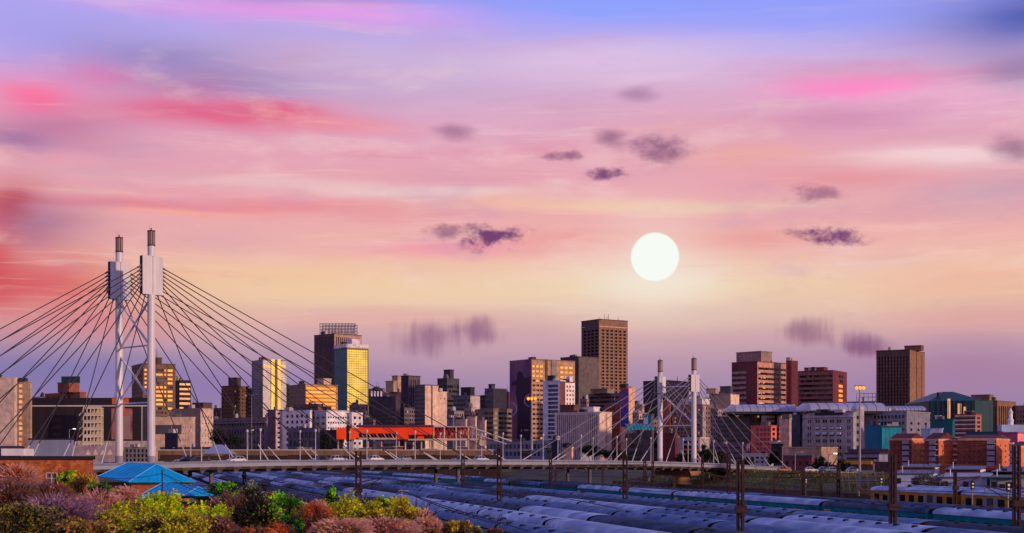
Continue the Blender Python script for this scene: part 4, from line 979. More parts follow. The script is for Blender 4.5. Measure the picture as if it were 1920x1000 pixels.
# railway station with rounded roofs
Yk = 560
def barrel(name, label, x0, x1, ytop, ybot, Y, mat, dpt=26, parent=None, ang=0.):
    o = thing(name, label, 'roof', tuple(P3(x0, ybot, Y))); n = 12; X0, X1 = wx(x0, Y), wx(x1, Y); zb, zt = wz(ybot, Y), wz(ytop, Y); mb = MB(); V = []
    ns = 10
    for k in range(ns+1):
        u = k/ns; e = min(1, math.sqrt(max(0, 1-max(0, (abs(u-.5)*2-.86)/.14)**2))*.75+.25) if abs(u-.5)*2 > .86 else 1
        for i in range(n+1):
            a = math.pi*i/n; V.append((X0+(X1-X0)*u, Y+dpt/2-math.cos(a)*dpt/2*e, zb+(zt-zb)*math.sin(a)**.7*e))
    mb.v = V; m = n+1
    for k in range(ns):
        for i in range(n): mb.f.append((k*m+i, (k+1)*m+i, (k+1)*m+i+1, k*m+i+1)); mb.m.append(0)
    mb.f += [tuple(range(m)), tuple(ns*m+i for i in reversed(range(m)))]; mb.m += [0, 0]
    mb.build('roof_shell', mat, o, smooth=True)
    rb = MB(); rb.box(((X0+X1)/2, Y+dpt/2, zb-1.0), X1-X0-2, dpt-1.5, 1.0); rb.build('eaves', M('eaves_dark', (52, 48, 58), .7), o)
    for k in range(1, ns):
        u = k/ns; X = X0+(X1-X0)*u; r2 = MB(); pv = None
        for i in range(n//2+1):
            a = math.pi*i/n; q = (X, Y+dpt/2-math.cos(a)*(dpt/2+.06), zb+(zt-zb+.06)*math.sin(a)**.7)
            if pv: r2.tube(pv, q, .1, n=4)
            pv = q
        r2.build('seam_rib', M('seam_grey', (120, 124, 142), .5), o)
    # supports down to the ground
    for k in range(5):
        X = X0+(X1-X0)*(.08+.84*k/4); c2 = MB(); c2.tube((X, Y+dpt/2, ground_z(X, Y+dpt/2)-.3), (X, Y+dpt/2, zb-.98), .5, n=8); c2.build('column', M('eaves_dark'), o)
    return o
RMET = M('roof_metal', (172, 170, 182), .38, .25, var=.1, streak=.08)
barrel('barrel_roof', 'long blue-grey barrel roof below the burgundy towers', 1366, 1506, 757, 772, 585, RMET)
barrel('barrel_roof', 'wide pale barrel roof over the grey station hall', 1502, 1680, 754, 771, 572, M('roof_metal_pale', (176, 172, 186), .42, .2, var=.12))
barrel('barrel_roof', 'short barrel roof at the foot of the brown finned tower', 1672, 1744, 760, 770, 590, RMET)
b = bld('station_hall', 'grey stone station hall with grouped windows under the pale barrel roof', 1505, 1600, 1606, 773, Yk, 40, G(1, 12.5, mt=11, hf=.5, cols=[(.1, .125), (.14, .165), (.26, .30), (.31, .35), (.40, .44), (.45, .49), (.54, .58), (.59, .63), (.68, .72), (.73, .77), (.88, .905), (.92, .945)]), None, STONE, pane=GLASSD)
frontpanel(b, 0, .24, .80, 774, 779, M('recess_dark', (40, 38, 50), .6), 'clerestory', .1); frontpanel(b, 0, .0, 1., 781, 783, wallm((164, 158, 170)), 'cornice', .5)
for i in range(4):
    frontpanel(b, 0, .27+i*.14, .27+i*.14+.075, 811, 815, wallm((190, 190, 204)), 'balcony', .8); frontpanel(b, 0, .27+i*.14, .27+i*.14+.075, 801, 804, wallm((190, 190, 204)), 'balcony', .8)
c = P3(1611, 800, 562); tw = thing('round_turret', 'round grey stone turret with a small dome on the station', 'turret', (c.x, c.y+2.5, ground_z(c.x, c.y)))
mb = MB(); mb.lathe((c.x, c.y+2.5), [(2.5, ground_z(c.x, c.y)-.3), (2.5, wz(767, 562))], 16); mb.build('wall', STONE, tw, smooth=True)
mb = MB(); mb.lathe((c.x, c.y+2.5), [(2.7, wz(767, 562)), (2.6, wz(764, 562)), (1.9, wz(760, 562)), (.3, wz(757, 562))], 16); mb.build('dome', M('roof_metal_pale'), tw, smooth=True)
for i in range(5):
    mb = MB(); mb.box((c.x-.2, c.y-.03, wz(842-i*14, 562)), 1.2, .2, 1.3); mb.build('window', GLASSD, tw)
b = bld('station_wing', 'grey curved station wing with a row of dark openings under the short barrel roof', 1622, 1700, 1744, 771, 566, 14, G(9, 12, .68, .52, mt=5, ml=.2), G(3, 12, .3, .4, mt=18), wallm((130, 126, 138)), wallm((120, 114, 128)))
b = bld('teal_screen', 'flat teal screen wall beside the lit high mast', 1624, 1652, 1656, 797, 500, 8, None, None, M('teal_screen', (12, 104, 136), .55, var=.12, scale=.3), zbot=7.5)
b = bld('turquoise_hall', 'bright turquoise clad hall right of the teal screen wall', 1653, 1690, 1703, 799, 494, -14, None, None, M('turquoise', (40, 150, 158), .6, var=.2, scale=.25, fine=.8), zbot=7.5, slabm=M('teal_dark', (14, 92, 100), .6, var=.15))
for i in range(5): frontpanel(b, 0, .02+i*.196, .20+i*.196, 801, 836, M('turquoise_sheet', (46, 160, 168), .55, var=.2, scale=.3, obj_rand=.12), 'cladding_panel', .12)
b = bld('teal_box', 'dark teal box building behind the white and blue panel', 1744, 1786, 1790, 786, 540, 8, None, None, M('teal_dark', (14, 92, 100), .6, var=.15)); roofbox(b, 1754, 1764, 781, WHITE)
b = bld('white_blue_panel', 'pale blue and white panel block above the brick flats', 1727, 1766, 1768, 803, 470, 4, None, None, M('panel_blue', (150, 172, 204), .6)); frontpanel(b, 0, .45, 1, 804, 815, WHITE, 'white_panel', .15)
# glass pyramid building
Yp = 640
gp = thing('glass_pyramid_building', 'dark teal glass building with a sloped pyramid roof', 'building', tuple(P3(1742, 850, Yp)))
GT = M('glass_petrol', (16, 58, 68), .45, spec=.25, var=.2, scale=.1)
x0, x1 = wx(1742, Yp), wx(1862, Yp); zb = 8; z1 = wz(752, Yp); zt = wz(733, Yp)
pts = [(x0, Yp), (wx(1820, Yp), Yp-6), (x1, Yp), (x1, Yp+40), (x0, Yp+40)]
mb = MB(); mb.prism(pts, zb, z1); mb.build('glass_wall', GT, gp)
mb = MB(); ap = [(wx(1782, Yp), Yp+10), (wx(1800, Yp), Yp+10), (wx(1800, Yp), Yp+26), (wx(1782, Yp), Yp+26)]
q = [(x0, Yp), (wx(1838, Yp), Yp-4.6), (wx(1838, Yp), Yp+40), (x0, Yp+40)]
mb.hexa([(a, b_, z1+.01) for a, b_ in q], [(a, b_, zt) for a, b_ in ap]); mb.build('roof', GT, gp)
for xx, ya, yb, ww in ((1779, 748, 785, 5), (1799, 757, 780, 7), (1809, 763, 780, 5), (1836, 752, 768, 5), (1847, 752, 768, 4)):
    mb = MB(); Yf = Yp-3.2 if xx < 1825 else Yp-2.4
    if xx > 1815: Yf = Yp-5.6+.13*(xx-1820)
    else: Yf = Yp-6*(xx-1742)/78
    mb.box((wx(xx, Yf), Yf-.12, wz(yb, Yf)), ww/F*Yf, .12, wz(ya, Yf)-wz(yb, Yf), -.1 if xx < 1820 else .1); mb.build('glow_window', GLOW_WARM, gp)
for i in range(11):
    xx = 1746+i*11; Yf = (Yp-6*(xx-1742)/78 if xx < 1820 else Yp-6+6*(xx-1820)/42)-.1; mb = MB(); mb.box((wx(xx, Yf), Yf, zb), .25, .25, z1-zb); mb.build('mullion', M('mullion_dark', (30, 52, 60), .4), gp)
mb = MB(); mb.tube((wx(1760, Yp+5), Yp+5, z1), (wx(1760, Yp+5), Yp+5, wz(735, Yp)), .9, n=8); mb.build('flue', BLACK, gp)
b = bld('brown_block', 'brown flat-roofed block right of the glass pyramid', 1815, 1870, 1905, 751, 690, 24, FN(9, .4, mt=10, ml=.5), G(8, None, .55, 1, mt=8), wallm((116, 84, 66)), wallm((128, 92, 70))); roofbox(b, 1822, 1862, 742, wallm((130, 96, 76)), .3)
b = bld('edge_block', 'beige block with small windows at the right picture edge', 1904, 1935, 1950, 760, 700, 10, G(5, 9, .5, .45, mt=8), None, wallm((140, 112, 108)))
b = bld('banded_brick_block', 'red brick block with white bands in front of the glass pyramid', 1791, 1829, 1840, 776, 500, 14, RB(8, .45, mt=5, pane=GLASSG), G(1, 8, .6, .6, mt=3), wallm((140, 64, 58)), wallm((170, 110, 96)))
for i in range(6): frontpanel(b, 0, 0, 1, 779+i*8, 781+i*8, wallm((206, 186, 180)), 'white_band', .12)
# minaret
c = P3(1895, 800, 560); mn = thing('minaret', 'small white minaret on a pale blue roof at the far right', 'minaret', (c.x, c.y, ground_z(c.x, c.y)))
mb = MB(); mb.lathe((c.x, c.y), [(1.1, ground_z(c.x, c.y)-.2), (1.1, wz(790, 560)), (1.3, wz(789, 560)), (.8, wz(785, 560)), (.75, wz(775, 560)), (1.05, wz(774, 560)), (.55, wz(771, 560)), (.12, wz(765, 560))], 12); mb.build('shaft', WHITE, mn, smooth=True)
mb = MB(); mb.box((c.x-1, c.y-3, ground_z(c.x, c.y)-.2), 9, 5, wz(796, 557)-ground_z(c.x, c.y)); mb.build('base_house', M('panel_blue'), mn)
b = bld('teal_roof_hall', 'hall with a dark teal roof edge behind the brick flats', 1812, 1876, 1880, 809, 450, 5, None, None, M('teal_dark2', (16, 78, 90), .6, var=.15))
b = bld('pink_wall_block', 'purple and pink rendered block at the right picture edge', 1872, 1908, 1922, 810, 440, 20, None, None, wallm((150, 78, 104)), wallm((226, 128, 136)))
# ---- coral building and neighbours
b = bld('coral_office', 'coral framed office with a grid of windows left of the station', 1408, 1446, 1464, 798, 560, 22, G(4, 9, .7, .6, ml=.25, mt=3, pane=GLASSP), G(2, 9, .6, .6, mt=2), wallm((200, 90, 80)), wallm((206, 112, 92)))
b = bld('tan_block', 'tan block with dark openings above the coral office', 1383, 1418, 1424, 783, 600, 8, G(3, 8, .6, .5, mt=4, ml=.3), None, wallm((170, 140, 122)))
b = bld('tan_tower_block', 'tan stepped block right behind the coral office', 1428, 1458, 1462, 772, 610, 10, RB(8, .4, mt=10, ml=.3), None, wallm((196, 164, 142)))
b = bld('grey_tank_block', 'narrow pale block between the coral office and the station', 1462, 1480, 1484, 784, 560, 12, None, None, wallm((176, 150, 138)))
b = bld('dark_gap_block', 'dark blue blank block beside the narrow pale block', 1480, 1500, 1502, 778, 580, 8, None, None, wallm((62, 66, 82)))
b = bld('terrace_offices', 'terraced dark offices left of the coral office', 1345, 1404, 1410, 780, 590, 8, RB(9, .45, mt=6), None, wallm((84, 74, 84)))
b = bld('mauve_shed', 'low shed with a mauve roof behind the far end of the bridge', 1320, 1400, 1406, 832, 540, 8, RB(10, .3), None, wallm((104, 76, 100)), zbot=7)
b = bld('dark_gate_block', 'black block with rounded top below the coral office', 1446, 1464, 1468, 832, 520, 8, None, None, BLACK, zbot=7)
b = bld('pale_kiosk_row', 'pale low kiosks at the far end of the bridge', 1395, 1445, 1450, 850, 500, 8, G(5, 8, .6, .5), None, wallm((170, 160, 166)), zbot=6.5)
# ---- far filler blocks seen between towers
for x0, x1, yt, Y, c, lb in ((398, 418, 765, 1250, (78, 66, 70), 'distant low dark block left of the brown tower'), (536, 545, 726, 1250, (70, 60, 68), 'distant thin dark block right of the white slab tower'), (690, 722, 728, 1250, (120, 100, 104), 'distant grey block right of the teal glass tower'), (948, 958, 735, 1250, (104, 66, 70), 'distant reddish sliver left of the mural tower'),
                             (1176, 1192, 731, 1250, (180, 146, 128), 'distant beige block right of the tallest tower'), (1290, 1320, 748, 1250, (92, 80, 92), 'distant mauve block right of the shorter pylons'), (1320, 1352, 745, 1200, (160, 132, 120), 'distant beige block behind the shorter pylon cables'),
                             (355, 385, 760, 1250, (110, 92, 92), 'distant grey-brown block behind the beige office'), (60, 110, 742, 1250, (190, 160, 146), 'distant pale block left of the billboard'), (838, 856, 752, 1200, (70, 66, 80), 'distant dark block behind the dark ribbed tower'), (1585, 1645, 752, 1250, (126, 110, 124), 'distant low block left of the brown finned tower'), (895, 912, 752, 1300, (90, 84, 96), 'distant grey block behind the ribbed office'), (160, 250, 752, 1300, (110, 96, 106), 'distant low block behind the black hall')):
    bld('distant_block', lb, x0, x1-4, x1, yt, Y, 20, G(max(2, (x1-x0)//5), 7, .5, .45), None, wallm(c))
# steel frame sign by the brown tower
sf = thing('sign_frame', 'empty steel sign frame on the roofs left of the brown finned tower', 'sign frame', tuple(P3(1627, 752, 1256)))
for x in (1613, 1620, 1628, 1636, 1642): mb = MB(); mb.tube(P3(x, 752, 1256), P3(x, 737, 1256), .3, n=4); mb.build('upright', M('scaffold_steel'), sf)
for y in (738, 745): mb = MB(); mb.tube(P3(1613, y, 1256), P3(1642, y, 1256), .3, n=4); mb.build('rail', M('scaffold_steel'), sf)
# ------------------------------------------------------------------ orange walkway, viaduct and low stuff behind the bridge
def slab_px(o, name, mat, x0, x1, y0, y1, Y, th=1.0, dy=0.):
    mb = MB(); z0, z1 = wz(y1, Y), wz(y0, Y); mb.box(((wx(x0, Y)+wx(x1, Y))/2, Y+th/2+dy, z0), wx(x1, Y)-wx(x0, Y), th, z1-z0); return mb.build(name, mat, o)
ORG = M('orange_red_panel', (255, 88, 22), .5, var=.12, scale=.06, spec=.3, hue=((255, 58, 12), .05)); REDT = M('truss_red', (150, 30, 44), .5); CONB = M('concrete_beige', (190, 166, 150), .8, streak=.2)
Y = 610
ow = thing('orange_walkway', 'bright orange-red elevated walkway behind the middle of the bridge', 'walkway', tuple(P3(630, 850, Y)))
slab_px(ow, 'orange_box', ORG, 631, 649, 803, 824, Y, 9); slab_px(ow, 'orange_box', ORG, 655.5, 672, 803, 824, Y, 9); slab_px(ow, 'dark_gap', M('gap_dark', (30, 20, 26), .7), 649, 655.5, 798, 828, Y+.5, 8)
slab_px(ow, 'orange_fascia', ORG, 672.1, 742, 802, 813, Y, 7); slab_px(ow, 'orange_tower', ORG, 742.1, 765, 802, 824, Y, 9); slab_px(ow, 'orange_fascia', ORG, 765.1, 810, 801.5, 815.5, Y, 7); slab_px(ow, 'orange_sign', ORG, 782, 795, 818.5, 823, Y, 1)
slab_px(ow, 'roof', M('walkway_roof', (96, 44, 50), .7), 668, 812, 797, 801, Y-.3, 10)
slab_px(ow, 'walkway_floor', CONB, 668, 742, 821, 824.5, Y, 7); slab_px(ow, 'walkway_floor', CONB, 765.2, 812, 823.3, 826, Y, 7)
slab_px(ow, 'back_wall', M('walk_back', (96, 66, 68), .7), 672, 742, 811.8, 821, Y+6, .5); slab_px(ow, 'back_wall', M('walk_back'), 765.2, 811, 815.8, 823, Y+6, .5)
for x in range(676, 742, 7):
    mb = MB(); mb.tube(P3(x, 812, Y+.5), P3(x+6, 821, Y+.5), .22, n=4); mb.build('truss_diagonal', REDT if x % 2 else CONB, ow)
for x in (634, 644, 662, 690, 715, 748, 760, 775, 790, 806):
    p = P3(x, 824, Y+3); mb = MB(); mb.tube((p.x, p.y, ground_z(p.x, p.y)-.2), p, .35, n=8); mb.build('column', CONB, ow)
Y = 612
rt = thing('red_truss_walkway', 'red lattice truss walkway on pale columns right of the orange walkway', 'walkway', tuple(P3(815, 850, Y)))
slab_px(rt, 'roof', M('walkway_roof_pale', (176, 160, 158), .7), 811, 884, 799.5, 801.5, Y-.3, 9); slab_px(rt, 'floor', CONB, 812.5, 896, 822.5, 826, Y, 8)
slab_px(rt, 'mesh_panel', M('mesh_panel', (176, 140, 140), .7), 813, 882, 802, 822, Y+7, .3)
for i in range(10):
    x = 813+i*7
    for a, b_ in ((803, 822), (822, 803)):
        mb = MB(); mb.tube(P3(x, a, Y+.4), P3(x+7, b_, Y+.4), .24, n=4); mb.build('truss_diagonal', REDT, rt)
for x in (813, 833, 855, 878, 893):
    p = P3(x, 824, Y+.5); mb = MB(); mb.tube((p.x, p.y, ground_z(p.x, p.y)-.2), (p.x, p.y, wz(800, Y)), .4, n=8); mb.build('column', CONB, rt)
slab_px(rt, 'stair_wall', BEIGE, 899, 912, 817, 836, Y+2, 4)
for i in range(7): slab_px(rt, 'stair_rail', M('rail_white'), 885+i*6, 886+i*6, 803+i*3.2, 825, Y+1, .3)
mb = MB(); mb.tube(P3(882, 801, Y+.5), P3(960, 828, Y+.5), .3, n=5); mb.build('sloping_handrail', M('rail_white'), rt); mb = MB(); mb.tube(P3(884, 812, Y+.5), P3(950, 833, Y+.5), .2, n=5); mb.build('sloping_handrail', M('rail_white'), rt)
# viaduct wall along the far edge of the yard
vw = thing('viaduct_wall', 'long brown retaining wall with a pale coping behind the bridge deck', 'wall', tuple(P3(620, 860, 563)))
Y = 563
for i in range(24):
    x0 = 296+i*26
    slab_px(vw, 'wall_panel', M('viaduct_brown', (126, 96, 76), .9, var=.2, scale=.2, streak=.3, obj_rand=.12), x0, x0+25.6, 844.5, 905, Y, 1.2)
slab_px(vw, 'coping', M('coping_pale', (196, 176, 160), .8), 296, 920, 843.2, 844.8, Y-.2, 1.6)
dk = thing('dark_hoarding', 'dark soil bank and hoarding below the brown wall', 'hoarding', tuple(P3(620, 862, 555)))
for i in range(16): slab_px(dk, 'board', M('hoarding_dark', (54, 40, 36), .9, var=.3, obj_rand=.2), 300+i*40, 339.5+i*40, 853+(i % 3)*.8, 905, 556, .4)
# glass entrance and hall under the white flats
b = bld('glass_entrance', 'grey glazed entrance hall left of the orange walkway', 540, 596, 600, 802, 625, 8, G(7, 16, .8, .7, mt=6, pane=GLASSB), None, wallm((92, 86, 98)))
b = bld('dark_hall', 'dark hall under the orange boxes', 600, 640, 644, 806, 630, 6, None, None, wallm((56, 44, 50)))
b = bld('white_ticket_hall', 'white walled ticket hall beneath the orange walkway', 700, 742, 746, 826, 622, 6, RB(9, .5, ml=.45, pane=GLASSB), None, wallm((186, 166, 164)))
# more mid-rises seen between the named blocks
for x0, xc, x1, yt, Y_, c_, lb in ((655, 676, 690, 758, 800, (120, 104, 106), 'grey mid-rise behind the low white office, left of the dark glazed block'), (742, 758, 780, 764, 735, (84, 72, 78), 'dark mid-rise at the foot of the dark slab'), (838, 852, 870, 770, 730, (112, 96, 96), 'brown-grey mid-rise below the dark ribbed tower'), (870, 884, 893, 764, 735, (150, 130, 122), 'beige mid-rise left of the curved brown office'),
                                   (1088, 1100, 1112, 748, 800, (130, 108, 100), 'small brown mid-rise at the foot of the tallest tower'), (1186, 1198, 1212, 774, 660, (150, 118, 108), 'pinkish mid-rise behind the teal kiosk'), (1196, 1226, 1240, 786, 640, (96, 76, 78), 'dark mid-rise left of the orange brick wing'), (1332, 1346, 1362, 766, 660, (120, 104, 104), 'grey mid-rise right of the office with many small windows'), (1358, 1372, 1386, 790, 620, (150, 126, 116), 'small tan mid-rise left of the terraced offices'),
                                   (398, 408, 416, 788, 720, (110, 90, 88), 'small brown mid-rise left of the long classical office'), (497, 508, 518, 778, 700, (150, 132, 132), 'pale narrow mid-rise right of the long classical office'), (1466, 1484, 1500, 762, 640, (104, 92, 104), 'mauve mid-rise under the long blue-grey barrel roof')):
    bld('mid_rise', lb, x0, xc, x1, yt, Y_, 42, G(max(3, int((xc-x0)/4)), 8, .6, .5, mt=4), G(max(2, int((x1-xc)/4)), 8, .55, .5, mt=4, lit=.05, litm=GLOW_WARM), wallm(c_), wallm(tuple(min(255, int(v*1.25)) for v in c_)))  # right wall is the left colour brightened, sunlit side painted in
rk = random.Random(8)
for i in range(14):
    x = 340+i*58+rk.uniform(-8, 8); Yk_ = 596+rk.uniform(-8, 8); p = P3(x, 850, Yk_); w = rk.uniform(3, 6); h = rk.uniform(2.6, 4.6); z0 = ground_z(p.x, p.y)-.1; c_ = rk.choice(((150, 130, 120), (96, 84, 92), (176, 170, 176), (120, 60, 52), (70, 84, 96)))
    o = thing('street_kiosk', '%s flat-roofed street kiosk from the left behind the bridge railing' % ORD[i], 'kiosk', (p.x, p.y, z0), 'kiosks along the street behind the bridge'); mb = MB(); mb.box((p.x, p.y, z0), w, 3, h+3); mb.build('wall', wallm(c_), o)
    mb = MB(); mb.box((p.x, p.y-.4, z0+h+3), w+.8, 4.2, .25); mb.build('roof', M('unit_pale', (176, 166, 160), .8), o); mb = MB(); mb.box((p.x, p.y-1.52, z0+h+.4), w*.7, .08, 1.4); mb.build('window', GLASSD, o)
# pitched white tent
c = P3(411, 850, 500); tn = thing('tent_roof', 'small white pyramid tent roof behind the left end of the bridge', 'tent', (c.x, c.y, ground_z(c.x, c.y)))
hw = 27/F*500; mb = MB(); zb, zt = wz(851, 500), wz(834, 500)
mb.hexa([(c.x-hw, 494, zb), (c.x+hw, 494, zb), (c.x+hw, 506, zb), (c.x-hw, 506, zb)], [(c.x-.9, 499.3, zt), (c.x+.9, 499.3, zt), (c.x+.9, 500.7, zt), (c.x-.9, 500.7, zt)]); mb.build('canopy', M('tent_white', (130, 142, 176), .6, var=.08), tn)
for sx in (-1, 1):
    for y in (494.4, 505.6): mb = MB(); mb.tube((c.x+sx*(hw-.3), y, ground_z(c.x, c.y)-.2), (c.x+sx*(hw-.3), y, zb+.05), .12, n=6); mb.build('pole', M('rail_white'), tn)
b = bld('low_station_row', 'brown low station row behind the left half of the bridge', 300, 398, 402, 838, 585, 4, G(10, 8, .6, .4), None, wallm((120, 92, 84)))
b = bld('blue_hoarding_block', 'dark blue container block right of the tall pylons', 309, 332, 334, 812, 600, 5, None, None, M('navy', (30, 34, 62), .6, var=.15))
b = bld('glazed_link', 'pale glazed link under the purple mural tower', 905, 1035, 1040, 826, 650, 4, G(16, 14, .7, .6, mt=5, pane=GLASSB), None, wallm((120, 124, 146)))
b = bld('small_beige_kiosk', 'small beige kiosk left of the dark trees behind the bridge', 1056, 1072, 1075, 838, 560, 8, None, None, wallm((206, 164, 140)))
b = bld('dark_billboard_back', 'dark blue upright billboard standing behind the bridge', 1034, 1045, 1047, 825, 560, 8, None, None, M('navy'))

# ------------------------------------------------------------------ trees in the middle distance
LEAFD = M('leaf_dark_green', (34, 44, 22), .7, var=.5, scale=.5, fine=2, hue=((22, 30, 20), .3)); BARK = M('bark_brown', (66, 50, 42), .9, fine=4)
def leaf_quads(rg, mb, c, rad, n, sz, flat=.8, clumps=None, mi=0):
    """n small leaf blades in clumps spread through an ellipsoid"""
    K = clumps or max(8, n//90); cs = []
    for _ in range(K):
        while True:
            v = Vector((rg.uniform(-1, 1), rg.uniform(-1, 1), rg.uniform(-1, 1)))
            if .25 < v.length < 1: break
        v = v*(.55+.5*rg.random())
        cs.append((Vector((c[0]+v.x*rad[0], c[1]+v.y*rad[1], c[2]+v.z*rad[2])), rg.uniform(.13, .36)))
    for i in range(n):
        cc, s = cs[i % K]; g = Vector((rg.gauss(0, 1), rg.gauss(0, 1), rg.gauss(0, 1)))
        p = cc+Vector((g.x*rad[0]*s, g.y*rad[1]*s, g.z*rad[2]*s))*.55
        a = Vector((rg.gauss(0, 1), rg.gauss(0, 1), rg.gauss(0, .7))).normalized()*sz*rg.uniform(.6, 1.3)
        b = a.cross(Vector((rg.gauss(0, 1), rg.gauss(0, 1), rg.gauss(0, 1)))).normalized()*sz*.32
        k = len(mb.v); mb.v += [tuple(p-a*.5), tuple(p+b), tuple(p+a*.5), tuple(p-b)]; mb.f.append((k, k+1, k+2, k+3)); mb.m.append(mi)
    return cs
def limbs(rg, mb, p, d, L, r, depth, kids=3, spread=.6, wob=.25, up=.1, tips=None):
    q = p
    for i in range(3):
        d2 = (d+Vector((rg.uniform(-wob, wob), rg.uniform(-wob, wob), rg.uniform(-wob, wob)+up))).normalized()
        n = q+d2*(L/3); r1 = r*(1-.22*i); r2 = r*(1-.22*(i+1)); mb.tube(q, n, r1, max(r2, .004), n=5 if depth > 2 else 3, cap=False); q = n; d = d2
    if tips is not None and depth <= 1: tips.append(q)
    if depth > 0:
        for _ in range(kids):
            nd = (d+Vector((rg.uniform(-spread, spread), rg.uniform(-spread, spread), rg.uniform(-spread*.5, spread)))).normalized()
            limbs(rg, mb, q-d*rg.uniform(0, L*.3), nd, L*rg.uniform(.55, .8), r*.55, depth-1, kids, spread, wob, up, tips)
def mid_tree(label, px, py_top, Y, wpx, hpx, seed, mat=None):
    rg = random.Random(seed); x = wx(px, Y); zt = wz(py_top, Y); rx = wpx/2/F*Y; rz = hpx/2/F*Y; z0 = ground_z(x, Y)-.1
    o = thing('tree', label, 'tree', (x, Y, z0)); mb = MB(); limbs(rg, mb, Vector((x, Y, z0)), Vector((0, 0, 1)), max(zt-2*rz-z0, 1.5)+rz*.6, .22, 2, 3, .8, .15, 0); mb.build('trunk', BARK, o)
    mb = MB(); leaf_quads(rg, mb, (x, Y, zt-rz), (rx, rx*.8, rz), 1500, .75); mb.build('crown', mat or LEAFD, o)
for a in (('dark green tree behind the bridge right of the finned office', 1108, 832, 500, 42, 30, 1), ('dark green tree left of the shorter pylons', 1140, 836, 495, 44, 28, 2), ('dark tree beneath the teal canopy', 1172, 842, 490, 34, 24, 3),
          ('dark green tree between the shorter pylons', 1285, 850, 480, 44, 20, 4), ('dark tree right of the shorter pylons', 1325, 836, 480, 36, 34, 5), ('dark tree near the right end of the bridge', 1352, 846, 470, 30, 26, 6),
          ('broad dark tree on the grassy bank by the high mast', 1537, 857, 400, 42, 34, 7), ('second dark tree on the bank, left of the yellow canopy', 1580, 866, 395, 36, 28, 8), ('low dark shrub tree below the station hall', 1560, 872, 390, 30, 20, 9),
          ('rounded dark tree beside the black gate block', 1452, 846, 480, 24, 26, 10), ('dark tree left of the long classical office', 410, 806, 640, 34, 30, 11), ('dark tree in front of the long classical office', 440, 812, 640, 30, 26, 12), ('dark tree beside the glazed entrance', 612, 812, 600, 26, 30, 13),
          ('low dark tree behind the right end of the bridge', 1400, 858, 440, 34, 18, 14), ('scrubby tree under the bridge near the round pier', 1352, 893, 395, 44, 26, 15), ('scrubby tree under the far end of the bridge', 1440, 896, 400, 46, 26, 16)):
    mid_tree(*a)
gum = M('leaf_gum', (74, 70, 52), .7, var=.5, scale=1, fine=3)
rg = random.Random(77)
for lb, px, pt, Yg, h in (('tall thin gum tree in front of the white sheds', 1728, 888, 235, 40), ('bushy gum tree right of the thin gum tree', 1752, 893, 240, 30)):
    x = wx(px, Yg); z0 = ground_z(x, Yg)-.1; zt = wz(pt, Yg); o = thing('gum_tree', lb, 'tree', (x, Yg, z0))
    mb = MB(); limbs(rg, mb, Vector((x, Yg, z0)), Vector((.05, 0, 1)), (zt-z0)*.62, .16, 3, 3, .7, .2, .1); mb.build('trunk', BARK, o)
    mb = MB(); leaf_quads(rg, mb, (x, Yg, zt-1.6), (2.6, 2.2, 1.9), 1300, .3); mb.build('crown', gum, o)

# ------------------------------------------------------------------ right bank: brick flats, sheds, canopies
FB = wallm((116, 56, 46), fine=1.0); FB_SUNLIT = wallm((204, 110, 70), fine=1.0); TILE = M('roof_tile_maroon', (92, 40, 44), .8, var=.2, fine=1)  # right-side brick is the same brick with the sunlit orange painted in
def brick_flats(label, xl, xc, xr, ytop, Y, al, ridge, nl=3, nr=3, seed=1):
    b = bld('brick_flats', label, xl, xc, xr, ytop, Y, al, G(nl, 10.5, .22, .3, mt=8, ml=.1, mr=.25), G(nr, 10.5, .2, .32, mt=8, ml=.1, mr=.1, lit=.06, litm=GLOW_WARM), FB, FB_SUNLIT, slabm=wallm((196, 140, 110)), seed=seed)
    pts = [Vector(p) for p in BPTS[b.name]]; z = b['_top']; zr = wz(ridge, Y+6); c = sum(pts, Vector((0, 0)))/4; mb = MB(); mids = [(pts[0]+pts[3])/2, (pts[1]+pts[2])/2]
    mb.v = [(*p, z) for p in pts]+[(*m_, zr) for m_ in mids]; mb.f = [(0, 1, 5, 4), (1, 2, 5), (2, 3, 4, 5), (3, 0, 4), (3, 2, 1, 0)]; mb.m = [0]*5; mb.build('roof', TILE, b)
    # stacked balconies in the re-entrant at the corner
    A, B = pts[0], pts[1]; d = (B-A).normalized(); n = Vector((d.y, -d.x)); zz = wz(ytop+10, Y); k = 0
    while zz > ground_z(B.x, B.y)+1.5 and k < 7:
        for u in (.84,):
            p = B-d*1.0+n*.6; mb = MB(); mb.box((p.x, p.y, zz-.1), 1.7, 1.2, .16, math.atan2(d.y, d.x)); mb.box((p.x+n.x*.55, p.y+n.y*.55, zz+.06), 1.7, .08, .8, math.atan2(d.y, d.x)); mb.build('balcony', M('balcony_grey', (150, 146, 168), .6), b)
        q = pts[2]; e = (pts[2]-pts[1]).normalized(); m2 = Vector((e.y, -e.x)); p = q-e*.5+m2*.5; mb = MB(); mb.box((p.x, p.y, zz-.1), 1.6, 1.1, .5, math.atan2(e.y, e.x)); mb.build('balcony', M('balcony_pale', (206, 180, 170), .6), b)
        zz -= 10.5*Y/F; k += 1
    return b
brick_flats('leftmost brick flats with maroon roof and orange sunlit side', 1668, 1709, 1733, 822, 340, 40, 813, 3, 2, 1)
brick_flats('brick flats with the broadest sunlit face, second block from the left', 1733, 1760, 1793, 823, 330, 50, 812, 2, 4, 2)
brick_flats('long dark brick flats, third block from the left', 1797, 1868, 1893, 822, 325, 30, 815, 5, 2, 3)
brick_flats('brick flats cut by the right picture edge', 1893, 1912, 1950, 836, 318, 45, 828, 2, 3, 4)
